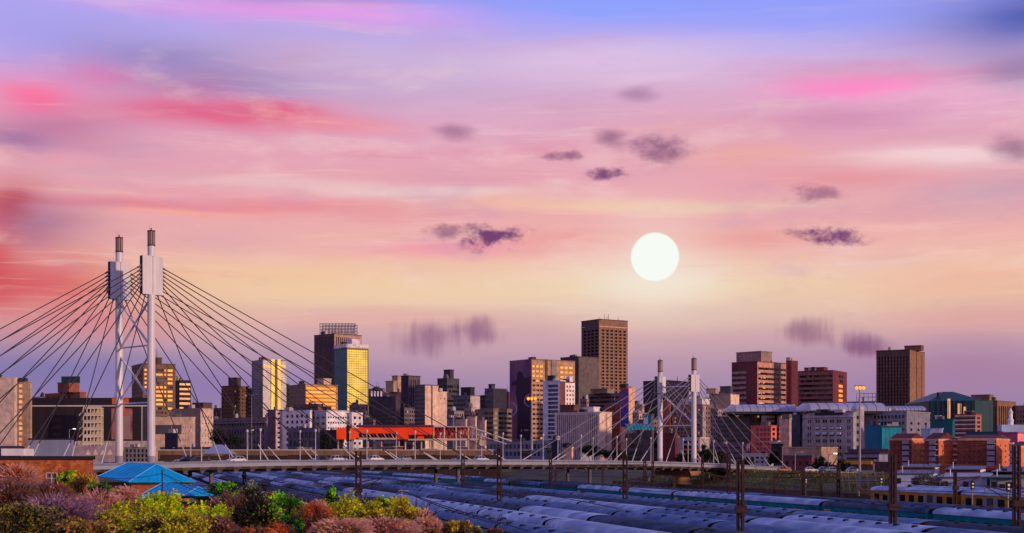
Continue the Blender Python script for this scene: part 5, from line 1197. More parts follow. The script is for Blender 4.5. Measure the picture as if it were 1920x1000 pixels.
def shed(label, x0, x1, xe, yt, yb, Y, wall, endm, roofm, pitch=2.5):
    """mono-pitch shed: front wall x0..x1, end wall to xe"""
    pts = footprint(x0, x1, xe, Y, 22); z0 = min(ground_z(*p) for p in pts)-.3; z1 = wz(yt+3, Y); o = thing('shed', label, 'shed', (pts[1][0], pts[1][1], z0)); mb = MB(); panes = []
    face_wall(mb, pts[0], pts[1], z0, z1, None, Y, panes, 0); face_wall(mb, pts[1], pts[2], z0, z1, None, Y, panes, 1); face_wall(mb, pts[2], pts[3], z0, z1, None, Y, panes, 0); face_wall(mb, pts[3], pts[0], z0, z1, None, Y, panes, 0); mb.build('wall', [wall, endm], o)
    c = sum((Vector(p) for p in pts), Vector((0, 0)))/4; q = [c+(Vector(p)-c)*1.08 for p in pts]; mb = MB(); mb.hexa([(q[0].x, q[0].y, z1), (q[1].x, q[1].y, z1), (q[2].x, q[2].y, z1+.5), (q[3].x, q[3].y, z1+.5)], [(q[0].x, q[0].y, z1+.15), (q[1].x, q[1].y, z1+.15), (q[2].x, q[2].y, z1+.65), (q[3].x, q[3].y, z1+.65)]); mb.build('roof', roofm, o)
    A, B = Vector(pts[0]), Vector(pts[1]); d = B-A; n = Vector((d.y, -d.x)).normalized()
    for i in range(4):
        u = .12+.22*i; p = A+d*u+n*.04; mb = MB(); h = 1.9 if i % 2 else 1.0; mb.box((p.x, p.y, z0+.6 if i % 2 else z1-1.8), 1.0, .1, h, math.atan2(d.y, d.x)); mb.build('door' if i % 2 else 'window', M('shed_opening', (34, 32, 44), .5), o)
    p = A+d*.3; mb = MB(); mb.tube((p.x, p.y+2, z1+.2), (p.x, p.y+2, z1+1.5), .08, n=6); mb.build('vent_pipe', WHITE, o)
    return o
RFB = M('shed_roof_slate', (92, 98, 122), .6, var=.15, streak=.1); BRD = wallm((92, 48, 46)); SHW = M('shed_white', (176, 184, 214), .7, var=.12, streak=.2)
shed('maroon shed with slate blue roof and white end wall, leftmost of the upper row', 1690, 1753, 1762, 874, 890, 285, BRD, WHITE, RFB)
shed('maroon shed with slate roof and white end wall, middle of the upper row', 1774, 1838, 1848, 878, 895, 275, BRD, WHITE, RFB)
shed('slate roofed shed at the right end of the upper row', 1862, 1925, 1940, 882, 895, 270, BRD, WHITE, RFB)
shed('long white shed behind the gum trees', 1676, 1748, 1758, 886, 915, 262, SHW, SHW, RFB)
shed('white shed with an orange door panel below the middle maroon shed', 1762, 1850, 1860, 892, 915, 258, SHW, SHW, M('shed_roof_pale', (150, 150, 170), .6))
shed('green roofed white station cottage at the right edge', 1856, 1925, 1945, 893, 915, 252, SHW, SHW, M('cottage_green', (64, 104, 98), .7, var=.15))
b = bld('maroon_terrace', 'long maroon tiled terrace roof between the flats and the sheds', 1762, 1830, 1836, 872, 300, 6, None, None, TILE); b = bld('maroon_terrace', 'maroon tiled roof house at the foot of the right flats', 1842, 1880, 1884, 874, 296, 6, None, None, TILE)
# platform canopy, yellow fascia building, brown halls on the bank
b = bld('platform_canopy', 'long dark platform canopy with a pale ridge below the station hall', 1585, 1648, 1665, 849, 430, 8, RB(8, .45, mt=6), None, wallm((120, 116, 140)), slabm=M('eaves_dark'))
b = bld('yellow_fascia_station', 'filling station canopy with a yellow fascia beside the high mast', 1575, 1637, 1641, 862, 400, 5, G(5, 16, .8, .9, mt=8), None, wallm((92, 70, 70))); frontpanel(b, 0, .03, .98, 864, 871, M('fascia_amber', (222, 158, 20), .5, var=.08), 'fascia', .5)
b = bld('maroon_hall', 'maroon brick hall with a grey roof on the bank', 1468, 1522, 1540, 854, 410, 10, G(4, 14, .4, .5, mt=8), None, wallm((110, 56, 60)), slabm=DKGREY)
b = bld('tan_low_roof', 'tan low roof building behind the maroon hall', 1480, 1540, 1570, 838, 460, 10, None, None, wallm((160, 128, 110)))
b = bld('dark_long_building', 'long dark brown building below the station wing', 1590, 1664, 1670, 842, 470, 6, G(12, 9, .5, .4, mt=5), None, wallm((84, 62, 70)))
b = bld('brown_right_hall', 'brown low hall left of the brick flats', 1640, 1670, 1675, 866, 360, 8, RB(9, .4), None, wallm((92, 60, 56)))
# low retaining wall with grass under the right half of the bridge
rw = thing('retaining_wall', 'brown stained retaining wall along the far side of the yard', 'wall', (60, 380, 2))
for i in range(22):
    Ya = 420-i*9.2; q0, q1 = 47, 47; a = Vector((rearX(Ya)+47, Ya)); c = Vector((rearX(Ya-9)+47, Ya-9)); mb = MB(); n = Vector((-.6, -.1)); h = 2.6
    mb.hexa([(a.x, a.y, 1.8), (c.x, c.y, 1.8), (c.x+.7, c.y+.2, 1.8), (a.x+.7, a.y+.2, 1.8)], [(a.x, a.y, 2+h), (c.x, c.y, 2+h), (c.x+.7, c.y+.2, 2+h), (a.x+.7, a.y+.2, 2+h)]); mb.build('wall_panel', M('retaining_brown', (92, 72, 58), .9, var=.25, scale=.3, streak=.35, obj_rand=.15), rw)
# grass on the bank
rg = random.Random(5); mb = MB()
for i in range(9000):
    Yg = rg.uniform(200, 430); q = rg.uniform(48.6, 78); X = rearX(Yg)+q; z = ground_z(X, Yg); a = rg.uniform(0, 6.28); h = rg.uniform(.3, .9); w = rg.uniform(.15, .4)
    k = len(mb.v); mb.v += [(X-w*math.cos(a), Yg-w*math.sin(a), z-.05), (X+w*math.cos(a), Yg+w*math.sin(a), z-.05), (X+rg.uniform(-.3, .3), Yg+rg.uniform(-.3, .3), z+h)]; mb.f.append((k, k+1, k+2)); mb.m.append(0)
g = mb.build('grass', M('grass_olive', (122, 114, 50), .9, var=.4, scale=.1, fine=2), kind='stuff'); g['label'] = 'olive dry grass on the far bank'; g['category'] = 'grass'

# ------------------------------------------------------------------ masts, gantries, lamps
MAST = M('mast_rust', (58, 36, 36), .8, var=.25, scale=1.2, fine=4); MASTL = M('mast_grey', (150, 138, 140), .6, var=.15)
def mast(label, px, ytop, Y, w=.62, arm=True, box=None, arms=(1,)):
    x = wx(px, Y); zt = wz(ytop, Y); z0 = 2.0 if -78 < x-rearX(Y) < 43 else ground_z(x, Y)-.1
    o = thing('catenary_mast', label, 'mast', (x, Y, z0), 'rail catenary masts')
    for sx in (-1, 1):
        mb = MB(); mb.box((x+sx*w/2, Y, z0-.02), .2, .34, zt-z0, 0); mb.box((x+sx*w/2-sx*.1, Y, z0), .05, .5, zt-z0-.1, 0); mb.build('column', MAST, o)
    n = int((zt-z0)/1.1); mb = MB()
    for i in range(n):
        z = z0+.3+i*1.1; mb.beam((x-w/2, Y-.18, z), (x+w/2, Y-.18, z+.95), .05, .12); mb.beam((x+w/2, Y+.18, z), (x-w/2, Y+.18, z+.95), .05, .12)
    mb.build('lacing', MAST, o, kind='stuff')
    mb = MB(); mb.box((x, Y, z0-.05), w+.7, .9, .5); mb.build('footing', M('column_grey'), o)
    zb = z0+5.4
    mb = MB(); mb.box((x, Y-.25, zb), w+.45, .8, .55); mb.build('clamp_box', MAST, o)
    if arm:
        for sg in arms:
            mb = MB(); mb.beam((x, Y, zb+1.2), (x+sg*3.2, Y-.8, zb+1.9), .1, .12); mb.tube((x, Y, zb+.2), (x+sg*3.0, Y-.8, zb+1.75), .05, n=5); mb.build('cantilever_arm', MAST, o)
            mb = MB(); p = Vector((x+sg*3.1, Y-.8, zb+1.8))
            for j in range(3): mb.tube(p+Vector((0, 0, -.15-j*.16)), p+Vector((0, 0, -.24-j*.16)), .11, n=8)
            mb.build('insulator', M('insulator', (110, 84, 78), .3), o)
    return o
mast('brown lattice mast at the left end of the yard, beside the white car', 458, 862, 300, .5, False)
mast('tall brown lattice mast in front of the orange walkway', 672, 846, 178, .62, True, arms=(1,))
mast('thin brown mast left of mid bridge', 868, 852, 262, .5, True, arms=(1,))
mast('tall brown mast in front of mid bridge, tallest of the middle masts', 936, 838, 182, .45, False)
mast('brown mast right of mid bridge, behind the teal sided train', 1032, 846, 285, .45, True, arms=(1,))
mast('brown lattice mast below the teal canopy', 1172, 853, 188, .5, True, arms=(1,))
mast('grey-brown mast left of the round pier', 1209, 862, 330, .5, False)
mast('second thin mast left of the round pier', 1224, 863, 320, .4, False)
mast('leaning grey mast close to the round pier', 1317, 852, 318, .4, False)
mast('brown mast right of the round pier, behind the near lattice mast', 1366, 848, 215, .45, True, arms=(-1,))
mast('near tall lattice mast standing among the trains, right of the bridge pier', 1388, 862, 114, .42, False)
mast('brown gantry mast at the right end of the lattice gantry', 1572, 868, 280, .5, False)
mast('brown gantry mast at the left end of the lattice gantry', 1506, 878, 292, .4, False)
mast('near lattice mast with a lamp arm left of the yellow train', 1674, 851, 119, .42, True, arms=(-1,))
mast('near lattice mast with side brackets at the right picture edge', 1906, 835, 128, .5, True, arms=(-1, 1))
mast('pale post mast in front of the white sheds', 1791, 884, 190, .22, True, arms=(1,))
rk_ = thing('steel_rack', 'pale steel railing rack on the bank below the yellow fascia', 'railing', tuple(P3(1600, 920, 300)))
for x in (1578, 1590, 1604, 1625, 1640, 1655):
    p = P3(x, 884, 300); g0 = ground_z(p.x, p.y); mb = MB(); mb.tube((p.x+.5, p.y, g0-.1), (p.x, p.y, max(p.z, g0+2)), .09, n=5); mb.build('post', M('rack_pale', (186, 166, 146), .6), rk_)
for y in (886, 893, 901): mb = MB(); mb.tube(P3(1576, y, 300), P3(1658, y, 300), .07, n=5); mb.build('rail', M('rack_pale'), rk_)
for k_, off_ in enumerate((3, 24, 42, 61, 78)):
    a_, b_ = track_point(off_, 96)+Vector((0, 0, 6.4)), track_point(off_, 330)+Vector((0, 0, 6.4)); mb = MB(); n_ = 30
    for i in range(n_):
        z = lambda t: .5*abs(math.sin(t*math.pi*5))
        p_, q_ = a_.lerp(b_, i/n_)+Vector((0, 0, z(i/n_))), a_.lerp(b_, (i+1)/n_)+Vector((0, 0, z((i+1)/n_))); mb.tube(p_, q_, .028, n=4, cap=False)
    tag(mb.build('overhead_wire', M('wire_dark', (26, 20, 24), .7)), '%s overhead wire above the trains, counted from the far side' % ORD[k_], 'wire', 'overhead wires of the yard')
# lattice gantry
def gantry(label, x0, x1, y0, y1, Y, posts):
    o = thing('lattice_gantry', label, 'gantry', tuple(P3(x0, y1, Y)))
    for y in (y0, y1): mb = MB(); mb.tube(P3(x0, y, Y), P3(x1, y, Y), .13, n=5); mb.build('chord', MAST, o)
    n = max(4, int((x1-x0)/12))
    for i in range(n):
        a = x0+(x1-x0)*i/n; c = x0+(x1-x0)*(i+1)/n; mb = MB(); mb.tube(P3(a, y1, Y), P3((a+c)/2, y0, Y), .08, n=4); mb.tube(P3((a+c)/2, y0, Y), P3(c, y1, Y), .08, n=4); mb.build('web_member', MAST, o)
    for x in posts:
        p = P3(x, y0, Y); mb = MB(); mb.box((p.x, p.y, ground_z(p.x, p.y)-.2), .4, .4, p.z-ground_z(p.x, p.y)+.2); mb.build('post', MAST, o)
gantry('lattice gantry spanning the grassy bank right of the bridge', 1450, 1572, 888, 895, 286, (1452, 1540))
gantry('lattice gantry beam under the bridge near the shorter pylons', 1040, 1215, 872, 877, 300, (1042, 1130))
# pale signal posts by the yard edge
def signal(label, px, yt, Y, red=False):
    x = wx(px, Y); z0 = ground_z(x, Y)-.05; zt = wz(yt, Y); o = thing('rail_signal', label, 'signal', (x, Y, z0)); mb = MB(); mb.tube((x, Y, z0), (x, Y, zt), .09, n=6); mb.build('post', MASTL, o)
    mb = MB(); mb.box((x, Y-.1, zt-.2), .5, .25, 1.1); mb.build('signal_head', M('signal_black', (20, 20, 24), .6), o)
    for j in range(2): mb = MB(); mb.tube((x, Y-.24, zt+.1+j*.45), (x, Y-.32, zt+.1+j*.45), .15, n=8); mb.build('lens', M('signal_lens', (236, 220, 200) if not red else (190, 40, 30), .3), o)
    mb = MB(); mb.box((x, Y-.15, z0+1.2), .8, .1, .6); mb.build('number_plate', M('plate_white', (220, 214, 214), .6), o)
signal('rail signal left of the yellow train', 1652, 905, 225); signal('rail signal in front of the yellow train', 1823, 915, 190); signal('rail signal near the right edge in front of the yellow train', 1890, 918, 175, True)
signal('small signal with white disc beyond the rear train', 1511, 905, 285)
# high mast floodlights that are lit
def highmast(label, px, y, Y, n):
    p = P3(px, y, Y); z0 = ground_z(p.x, p.y)-.1; o = thing('high_mast_light', label, 'street light', (p.x, p.y, z0)); mb = MB(); mb.tube((p.x, p.y, z0), (p.x, p.y, p.z), .5*Y/500, .25*Y/500, n=8); mb.build('post', MASTL, o)
    for i in range(n):
        dx = (i-(n-1)/2)*1.25*Y/500; mb = MB(); mb.lathe((p.x+dx, p.y-.4), [(.1, p.z-.75*Y/500), (.45*Y/500, p.z-.45*Y/500), (.45*Y/500, p.z+.1), (.1, p.z+.4*Y/500)], 10); mb.build('lamp', M('lamp_glow_orange', (255, 128, 24), .4, emit=2.6, var=0), o)
    mb = MB(); mb.box((p.x, p.y, p.z+.3), n*1.2*Y/500, .5, .25); mb.build('bracket', MASTL, o)
highmast('lit orange floodlight mast in front of the purple mural tower', 997, 747, 600, 3); highmast('lit orange floodlight mast by the grey station, right side', 1612, 727, 300, 3)
def streetlight(label, px, yt, Y, lit=False):
    p = P3(px, yt, Y); z0 = ground_z(p.x, p.y)-.1; o = thing('street_lamp', label, 'street light', (p.x, p.y, z0)); mb = MB(); mb.tube((p.x, p.y, z0), p, .14, .09, n=6); mb.build('post', MASTL, o); mb = MB(); mb.tube(p, p+Vector((1.6, 0, .3)), .08, n=5); mb.build('arm', MASTL, o)
    mb = MB(); mb.box((p.x+1.8, p.y, p.z+.2), .9, .4, .25); mb.build('lamp_head', M('lamp_white', (255, 240, 214), .4, emit=2.5, var=0) if lit else MASTL, o)
for lb, px, yt, Yk_, l in (('tall pale street lamp right of the white slab tower', 472, 741, 600, False), ('street lamp in front of the black hall', 130, 806, 520, True), ('pale street lamp right of the maroon hall', 1491, 850, 380, False), ('street lamp left of the maroon hall', 1467, 838, 400, False), ('lit street lamp in front of the long classical office', 466, 808, 610, True), ('tall lamp in front of the stepped beige tower', 878, 800, 590, False), ('street lamp on the bank by the yellow fascia', 1553, 853, 360, True)):
    streetlight(lb, px, yt, Yk_, l)
# parked cars on the bank
def bank_car(px, Y, colr, label):
    x = wx(px, Y); z = ground_z(x, Y); s0 = 0
    o = car(0, 0, colr, label); o.location = (x, Y, z+.01); o.rotation_euler = (0, 0, .15); o['group'] = 'cars parked on the bank'
for px, Y_, c_, lb in ((1520, 372, (220, 216, 220), 'white parked car left of the broad dark tree'), (1545, 374, (150, 150, 160), 'grey parked car under the broad dark tree'), (1562, 371, (226, 224, 226), 'white parked car right of the broad dark tree'), (1600, 368, (206, 204, 212), 'silver parked car under the yellow fascia'), (1470, 380, (190, 120, 90), 'orange-brown parked car by the maroon hall')): bank_car(px, Y_, c_, lb)
# ------------------------------------------------------------------ near left: brick house, blue roofs, bushes
BRK = M('brick_orange', (176, 92, 48), .85, var=.25, scale=.6, fine=2.5, hue=((150, 74, 46), 1.5))
def brick_course_house():
    Y = 100.0; x0, x1 = wx(-40, Y), wx(175, Y); zt = wz(862, Y); z0 = ground_z(-40, Y)-.2
    o = thing('brick_house', 'flat-roofed orange brick house behind the bushes at the lower left', 'house', ((x0+x1)/2, Y, z0))
    wa, wb = wx(87, Y), wx(107, Y); za, zb = wz(916, Y), wz(887, Y); sk = -.30
    def para(mb, a, b_, y0, y1, z_0, z_1):
        q = [(a+sk*(y0-Y), y0), (b_+sk*(y0-Y), y0), (b_+sk*(y1-Y), y1), (a+sk*(y1-Y), y1)]; mb.prism(q, z_0, z_1)
    mb = MB()
    for (a, b_, c, d) in ((x0, x1, z0, za), (x0, wa, za, zb), (wb, x1, za, zb), (x0, x1, zb, zt)): para(mb, a, b_, Y, Y+.3, c, d)
    para(mb, x0, x1, Y+8.7, Y+9, z0, zt); para(mb, x1-.3, x1, Y+.3, Y+8.7, z0, zt)
    mb.build('wall', BRK, o)
    # brick courses standing slightly proud
    ms = MB(); rg = random.Random(3); z = zb+.05; row = 0
    while z < zt-.12:
        x = x0+(row % 2)*.16
        while x < x1-.35:
            if rg.random() < .8: ms.box((x+.15, Y-.006-rg.random()*.006, z), .30, .03, .095)
            x += .325
        z += .12; row += 1
    ms.build('brick_courses', M('brick_face', (206, 122, 62), .85, var=.3, scale=2.5, fine=6, hue=((160, 80, 46), 3)), o, kind='stuff')
    mb = MB(); para(mb, x0-.2, x1+.15, Y-.15, Y+9.2, zt+.002, zt+.25); mb.build('roof', M('coping_dark', (40, 36, 42), .8), o)
    w = MB()
    for a, b_ in (((wa, za), (wb, za)), ((wa, zb), (wb, zb)), ((wa, za), (wa, zb)), ((wb, za), (wb, zb)), (((wa+wb)/2, za), ((wa+wb)/2, zb)), ((wa, (za*.35+zb*.65)), (wb, (za*.35+zb*.65)))):
        w.beam((a[0], Y-.02, a[1]), (b_[0], Y-.02, b_[1]), .08, .07)
    f = w.build('window', M('window_frame_pink', (206, 176, 168), .6), o)
    g = MB(); g.box(((wa+wb)/2, Y+.1, za), wb-wa, .03, zb-za); g.build('pane', GLASSB, f)
    mb = MB(); mb.box(((x0+wx(26, Y))/2+1, Y+1.5, zt+.28), 1.6, 2.2, .5); mb.build('roof_box', WHITE, o)
brick_course_house()
BLUE = M('roof_blue_sheet', (0, 160, 214), .6, .0, var=.1, scale=.4, spec=.12, streak=.1)
def hip_house(label, e0, e1, e2, ra, rb, xe0=0):
    """hipped roof from photo points (x, y, depth): left eave, near corner, right eave, ridge ends"""
    E = [P3(*e0), P3(*e1), P3(*e2)]; E.append(E[0]+E[2]-E[1]); A, B = P3(*ra), P3(*rb)
    c = (E[0]+E[2])/2; z0 = ground_z(c.x, c.y)-.2; ze = min(e.z for e in E)
    o = thing('blue_roof_house', label, 'house', (c.x, c.y, z0))
    for q in ([E[0], E[1], B, A], [E[1], E[2], B], [E[2], E[3], A, B], [E[3], E[0], A]):
        # each hip plane is a folded sheet with thickness
        mb = MB(); mb.hexa([(p.x, p.y, p.z-.07) for p in q], q); pl_ = mb.build('roof_plane', BLUE, o)
        n = (q[1]-q[0]).cross(q[-1]-q[0]).normalized(); n = n if n.z > 0 else -n
        for k in range(1, 7):
            t = k/7; a = q[0].lerp(q[1], t); b_ = (q[3].lerp(q[2], t) if len(q) == 4 else q[2]); b_ = a.lerp(b_, .96)
            mb = MB(); mb.beam(a+n*.015, b_+n*.015, .05, .03); mb.build('sheet_seam', BLUE, pl_)
    for a, b_ in ((E[1], B), (E[2], B), (A, B), (E[0], A)):
        mb = MB(); mb.tube(a, b_, .05, n=5); mb.build('ridge_cap', M('ridge_light_blue', (90, 180, 226), .4), o)
    wpts = [(c.x+(e.x-c.x)*.86, c.y+(e.y-c.y)*.86) for e in E]
    mb = MB(); mb.prism(wpts, z0, ze-.12); mb.build('wall', M('brick_dark', (140, 70, 50), .85, var=.2, scale=.6, fine=2.5), o)
    mb = MB(); mb.prism([(c.x+(e.x-c.x)*.95, c.y+(e.y-c.y)*.95) for e in E], ze-.2, ze-.1); mb.build('soffit', M('soffit_dark', (40, 38, 44), .8), o)
    for i in range(3):
        t = .2+.27*i; p = Vector(wpts[0]).lerp(Vector(wpts[1]), t); d = Vector(wpts[1])-Vector(wpts[0]); n = Vector((d.y, -d.x)).normalized()*.05
        mb = MB(); mb.box((p.x+n.x, p.y+n.y, ze-1.5), .5, .1, 1.1, math.atan2(d.y, d.x)); mb.build('window', GLASSD, o)
    q = E[1]; mb = MB(); mb.tube((q.x-.5, q.y+.4, ze-.1), (q.x+.1, q.y+.6, ze-1.2), .05, n=5); mb.build('downpipe', M('rail_white'), o)
hip_house('larger blue hipped roof house behind the bushes', (184, 893, 134), (241, 903.5, 128), (367, 903, 133), (238, 868, 137), (293, 870.5, 133.5))
hip_house('smaller blue hipped roof house in front, half hidden by the yellow-green bush', (246, 938, 100), (346, 929, 96), (402, 928, 100), (306, 905, 104), (372, 913, 100))
# pole with drooping wires
pl = thing('wire_pole', 'thin dark pole with drooping wires before the blue roofs', 'pole', tuple(P3(304, 940, 92)))
p = P3(304, 880, 92); mb = MB(); mb.tube((p.x, p.y, ground_z(p.x, p.y)-.2), p, .045, n=6); mb.build('post', M('pole_dark', (34, 30, 38), .7), pl)
def wire(o, a, b_, sag, r=.018):
    mb = MB(); pv = a
    for i in range(1, 13):
        t = i/12; q = a.lerp(b_, t)-Vector((0, 0, sag*4*t*(1-t))); mb.tube(pv, q, r, n=4, cap=False); pv = q
    mb.build('wire', M('wire_black', (12, 12, 16), .6), o)
wire(pl, P3(303, 888, 92), P3(150, 888, 100), .35); wire(pl, P3(305, 888, 92), P3(420, 935, 80), .25); wire(pl, P3(305, 888, 92), P3(540, 948, 74), .4)
p2 = thing('wire_pole', 'grey service pole with drooping wires before the trains', 'pole', tuple(P3(753, 950, 96)))
q = P3(753, 918, 96); mb = MB(); mb.tube((q.x, q.y, 2), q, .05, n=6); mb.tube(q+Vector((-.2, 0, -.1)), q+Vector((.5, 0, -.1)), .05, n=5); mb.build('post', MASTL, p2)
wire(p2, P3(756, 921, 96), P3(930, 982, 78), .15, .035); wire(p2, P3(756, 921, 96), P3(990, 995, 74), .12, .03); wire(p2, P3(753, 921, 96), P3(700, 945, 85), .15, .035)

def leafm(key, c, hue, sc=1.6): return M(key, c, .6, var=.4, scale=2.2, fine=7, spec=.1, hue=(hue, sc), trans=.48)
TW = {'brown': M('twig_brown', (120, 82, 66), .9, var=.3, scale=3), 'dark': M('twig_dark', (34, 26, 28), .9, var=.3, scale=3), 'pink': M('twig_pink', (206, 150, 130), .9, var=.25, scale=3), 'mauve': M('twig_mauve', (150, 112, 136), .9, var=.3, scale=3)}
LF = {'yellow': leafm('leaf_yellow_green', (245, 245, 27), (186, 202, 24)), 'lime': leafm('leaf_lime', (202, 245, 21), (111, 208, 27)), 'green': leafm('leaf_green', (95, 196, 34), (49, 117, 37)), 'orange': leafm('leaf_orange', (240, 138, 46), (206, 88, 48)),
      'rust': leafm('leaf_rust', (214, 140, 104), (156, 100, 84)), 'mauve': leafm('leaf_mauve', (168, 130, 168), (122, 88, 112)), 'pink': leafm('leaf_pink', (214, 156, 150), (160, 110, 116)), 'olive': leafm('leaf_olive', (198, 174, 63), (122, 113, 58)), 'dark': leafm('leaf_deep', (48, 75, 37), (37, 49, 40)), 'grey': leafm('leaf_greygreen', (148, 170, 145), (87, 104, 90)), 'gold': leafm('leaf_gold', (245, 234, 37), (237, 174, 43))}
def bush(name, label, px, py, Y, wpx, hpx, leaf, twig, seed, n=5200, sz=.11, bare=False, leaf2=None):
    """a shrub or small tree: crown top at photo row py, crown wpx wide and hpx tall; trunk and limbs down to the ground"""
    rg = random.Random(seed); x = wx(px, Y); zt = wz(py, Y); rx = wpx/2/F*Y; rz = hpx/2/F*Y; z0 = ground_z(x, Y)-.1; cz = zt-rz
    o = thing(name, label, 'tree' if not bare else 'shrub', (x, Y, z0)); tips = []
    mb = MB(); h = max(cz-rz*.6-z0, .6)
    for i in range(2 if not bare else 4):
        d = Vector((rg.uniform(-.25, .25), rg.uniform(-.2, .2), 1)).normalized()
        limbs(rg, mb, Vector((x+rg.uniform(-.3, .3)*rx, Y+rg.uniform(-.3, .3), z0)), d, h*rg.uniform(.45, .6), .09, 2, 3, .55, .15, .12, tips)
    mb.build('trunk', TW['dark' if not bare else twig], o)
    # fine twigs reaching to the crown's edge
    tw = MB()
    for i in range(700 if bare else 170):
        v = Vector((rg.gauss(0, 1), rg.gauss(0, 1), abs(rg.gauss(0, 1))*.9-.15)).normalized()
        a = Vector((x, Y, cz))+Vector((v.x*rx, v.y*rx*.8, v.z*rz))*rg.uniform(.05, .65); e = Vector((x, Y, cz))+Vector((v.x*rx, v.y*rx*.8, v.z*rz))*rg.uniform(.62, 1.28 if bare else 1.12)
        m_ = a.lerp(e, .55)+Vector((rg.uniform(-.1, .1), rg.uniform(-.1, .1), rg.uniform(-.06, .1))); r0 = rg.uniform(.014, .03)*(1.5 if bare else 1)
        tw.tube(a, m_, r0, r0*.7, n=3, cap=False); tw.tube(m_, e, r0*.7, .005, n=3, cap=False)
        for _ in range(3 if bare else 1):
            e2 = m_+(e-m_)*rg.uniform(.5, 1)+Vector((rg.uniform(-.3, .3), rg.uniform(-.3, .3), rg.uniform(-.1, .3)))*rx*.35; tw.tube(m_, e2, r0*.55, .004, n=3, cap=False)
    tw.build('twigs', TW[twig], o, kind='stuff')
    dk_ = MB()
    for i in range(14 if bare else 26):
        v = Vector((rg.gauss(0, 1), -abs(rg.gauss(0, 1))-.2, rg.gauss(.2, .7))).normalized(); a = Vector((x, Y, cz-rz*.7))+Vector((v.x*rx*.3, v.y*rx*.3, 0)); e = Vector((x, Y, cz))+Vector((v.x*rx, v.y*rx*.85, v.z*rz))*rg.uniform(.85, 1.1)
        m_ = a.lerp(e, .5)+Vector((rg.uniform(-.2, .2)*rx, -.1*rx, rg.uniform(-.1, .1))); r0 = rg.uniform(.02, .04); dk_.tube(a, m_, r0, r0*.75, n=4, cap=False); dk_.tube(m_, e, r0*.75, .008, n=4, cap=False)
        e3 = m_.lerp(e, .6)+Vector((rg.uniform(-.3, .3)*rx, -.1, rg.uniform(.0, .35)*rz)); dk_.tube(m_.lerp(e, .3), e3, r0*.5, .006, n=3, cap=False)
    dk_.build('branches', TW['dark' if i % 3 else twig], o, kind='stuff')
    lb = MB(); leaf_quads(rg, lb, (x, Y, cz), (rx*1.1, rx*.85, rz*1.12), n if not bare else int(n*.42), sz, clumps=max(12, n//170)); mats = [LF[leaf]]
    if leaf2:
        k = len(lb.f); lb.m = [1 if (i//7) % 3 == 0 else 0 for i in range(k)]; mats.append(LF[leaf2])
    lb.build('crown', mats, o)
    return o
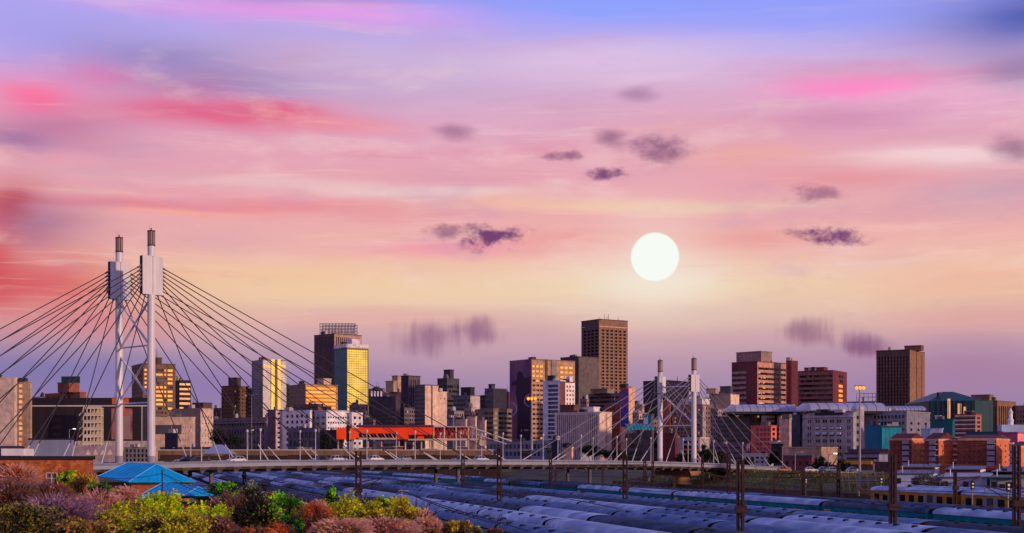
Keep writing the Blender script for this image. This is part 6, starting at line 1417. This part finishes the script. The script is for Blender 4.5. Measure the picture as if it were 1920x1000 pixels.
BU = [('bush', 'dark spiky shrub at the far left edge', 4, 868, 84, 40, 90, 'dark', 'dark', 0, 'mauve'), ('bush', 'orange-brown twiggy shrub beside the brick house window', 34, 872, 76, 84, 66, 'orange', 'pink', 1, 'rust'),
      ('bush', 'brownish pink leafless shrub at the left edge below the orange one', 20, 900, 66, 100, 90, 'pink', 'brown', 1, 'mauve'), ('bush', 'pink-brown twiggy shrub under the brick house window', 85, 905, 68, 120, 80, 'rust', 'brown', 1, 'mauve'),
      ('bush', 'large purple twiggy shrub, the largest at the lower left', 110, 932, 58, 180, 100, 'mauve', 'mauve', 1, 'pink'), ('bush', 'round lime green bush against the brick house', 122, 882, 82, 26, 24, 'lime', 'brown', 0, None),
      ('bush', 'golden yellow bush right of the round lime bush', 150, 888, 80, 46, 40, 'gold', 'brown', 0, 'olive'), ('bush', 'reddish thin shrub at the corner of the brick house', 172, 888, 84, 24, 40, 'pink', 'pink', 1, None), ('bush', 'dark green bush right of the brick house', 190, 905, 72, 50, 40, 'green', 'dark', 0, 'lime'),
      ('bush', 'pink dry shrub between the brick house and the blue roofs', 232, 914, 72, 60, 46, 'pink', 'pink', 1, None), ('bush', 'rust-coloured shrub left of the large yellow-green tree', 190, 925, 60, 110, 110, 'rust', 'pink', 1, 'pink'), ('bush', 'olive shrub in the lower left corner', 40, 950, 50, 140, 80, 'olive', 'dark', 0, 'dark'),
      ('bush', 'orange leafed low shrub at the bottom left', 210, 958, 48, 90, 60, 'olive', 'brown', 0, 'yellow'), ('yellow_green_tree', 'large yellow-green tree in front of the smaller blue roof', 302, 919, 60, 92, 80, 'yellow', 'brown', 0, 'lime'), ('yellow_green_tree', 'lower yellow-green tree left of the large one', 250, 945, 54, 110, 80, 'yellow', 'brown', 0, 'olive'), ('yellow_green_tree', 'lower yellow-green tree right of the large one', 380, 952, 54, 110, 80, 'yellow', 'brown', 0, 'lime'), ('yellow_green_tree', 'bottom yellow-green shrub below the large yellow-green tree', 310, 962, 46, 150, 70, 'olive', 'dark', 0, 'yellow'),
      ('bush', 'green bush right of the blue roofs', 418, 902, 84, 70, 30, 'green', 'dark', 0, 'lime'), ('bush', 'grey-green wispy tree beside the left brown mast', 474, 906, 70, 54, 60, 'grey', 'dark', 0, 'olive'), ('bush', 'pink-purple dry shrub below the grey-green tree', 434, 928, 62, 80, 90, 'pink', 'brown', 1, 'mauve'), ('bush', 'dark bare-branched tree left of the lime tree', 480, 934, 54, 80, 84, 'olive', 'dark', 1, 'green'),
      ('bush', 'lime green tree in the middle of the bushes', 540, 924, 64, 76, 56, 'lime', 'brown', 0, 'green'), ('bush', 'brownish shrub between the grey-green and lime trees', 508, 922, 74, 46, 44, 'olive', 'brown', 1, 'gold'), ('bush', 'deep green bush below the lime tree', 548, 966, 52, 44, 50, 'green', 'dark', 0, 'dark'), ('bush', 'bright orange shrub at the bottom edge left of the rust tree', 528, 978, 48, 60, 44, 'orange', 'brown', 0, None), ('bush', 'yellowish bush beneath the lime tree', 510, 950, 58, 60, 60, 'lime', 'dark', 0, 'olive'),
      ('bush', 'orange-rust leafed tree in the centre of the bushes', 588, 942, 56, 70, 80, 'orange', 'brown', 0, 'rust'), ('bush', 'pinkish shrub topping the orange-rust tree', 597, 938, 62, 36, 36, 'rust', 'pink', 1, 'pink'), ('bush', 'vivid green spire bush against the trains', 622, 918, 68, 26, 42, 'green', 'dark', 0, 'lime'), ('bush', 'vivid green bush right of the green spire', 646, 938, 64, 44, 34, 'green', 'dark', 0, None),
      ('bush', 'broad yellow-green bush at the foot of the tall brown mast', 672, 938, 58, 130, 64, 'yellow', 'brown', 0, 'olive'), ('bush', 'bright green bush right of the tall brown mast', 716, 930, 66, 46, 34, 'lime', 'brown', 0, 'green'), ('bush', 'golden bush right of the bright green bush', 752, 942, 60, 70, 56, 'yellow', 'brown', 0, 'gold'), ('bush', 'golden bush at the right end of the tall bushes', 795, 950, 58, 46, 50, 'gold', 'pink', 0, 'olive'), ('bush', 'pink bare twiggy shrub at the bottom centre', 715, 974, 50, 140, 46, 'rust', 'pink', 1, 'pink'), ('bush', 'olive twiggy shrub at the bottom below the orange-rust tree', 640, 974, 48, 110, 50, 'olive', 'pink', 1, 'rust'), ('bush', 'bare pale twig shrub right of the golden bushes', 800, 972, 52, 60, 40, 'rust', 'pink', 1, 'olive'), ('bush', 'low olive bush before the nearest train', 850, 978, 50, 50, 34, 'olive', 'brown', 0, 'gold'), ('bush', 'low grey-brown bush, rightmost but one', 884, 986, 50, 40, 24, 'grey', 'brown', 0, 'lime'), ('bush', 'rightmost low rust bush at the bottom edge', 928, 990, 50, 34, 20, 'rust', 'brown', 0, None),
      ('bush', 'orange shrub in the bottom left corner of the rust group', 470, 985, 44, 80, 40, 'orange', 'brown', 0, 'rust'), ('bush', 'dark olive shrub at the bottom between purple and rust shrubs', 150, 975, 44, 130, 60, 'olive', 'dark', 0, 'rust'), ('bush', 'grey dry shrub at the bottom left of the yellow-green tree', 400, 968, 48, 80, 60, 'pink', 'brown', 1, 'olive')]
for i, (nm, lb, px, py, Y, w, h, lf, tw, bare, l2) in enumerate(BU):
    area = w*h; bush('shrub' if nm == 'bush' else nm, lb, px, py, Y*1.12, w, h, lf, tw, 200+i, n=int(min(9500, max(1500, area*.85))), sz=.14 if Y < 60 else .16, bare=bool(bare), leaf2=l2)
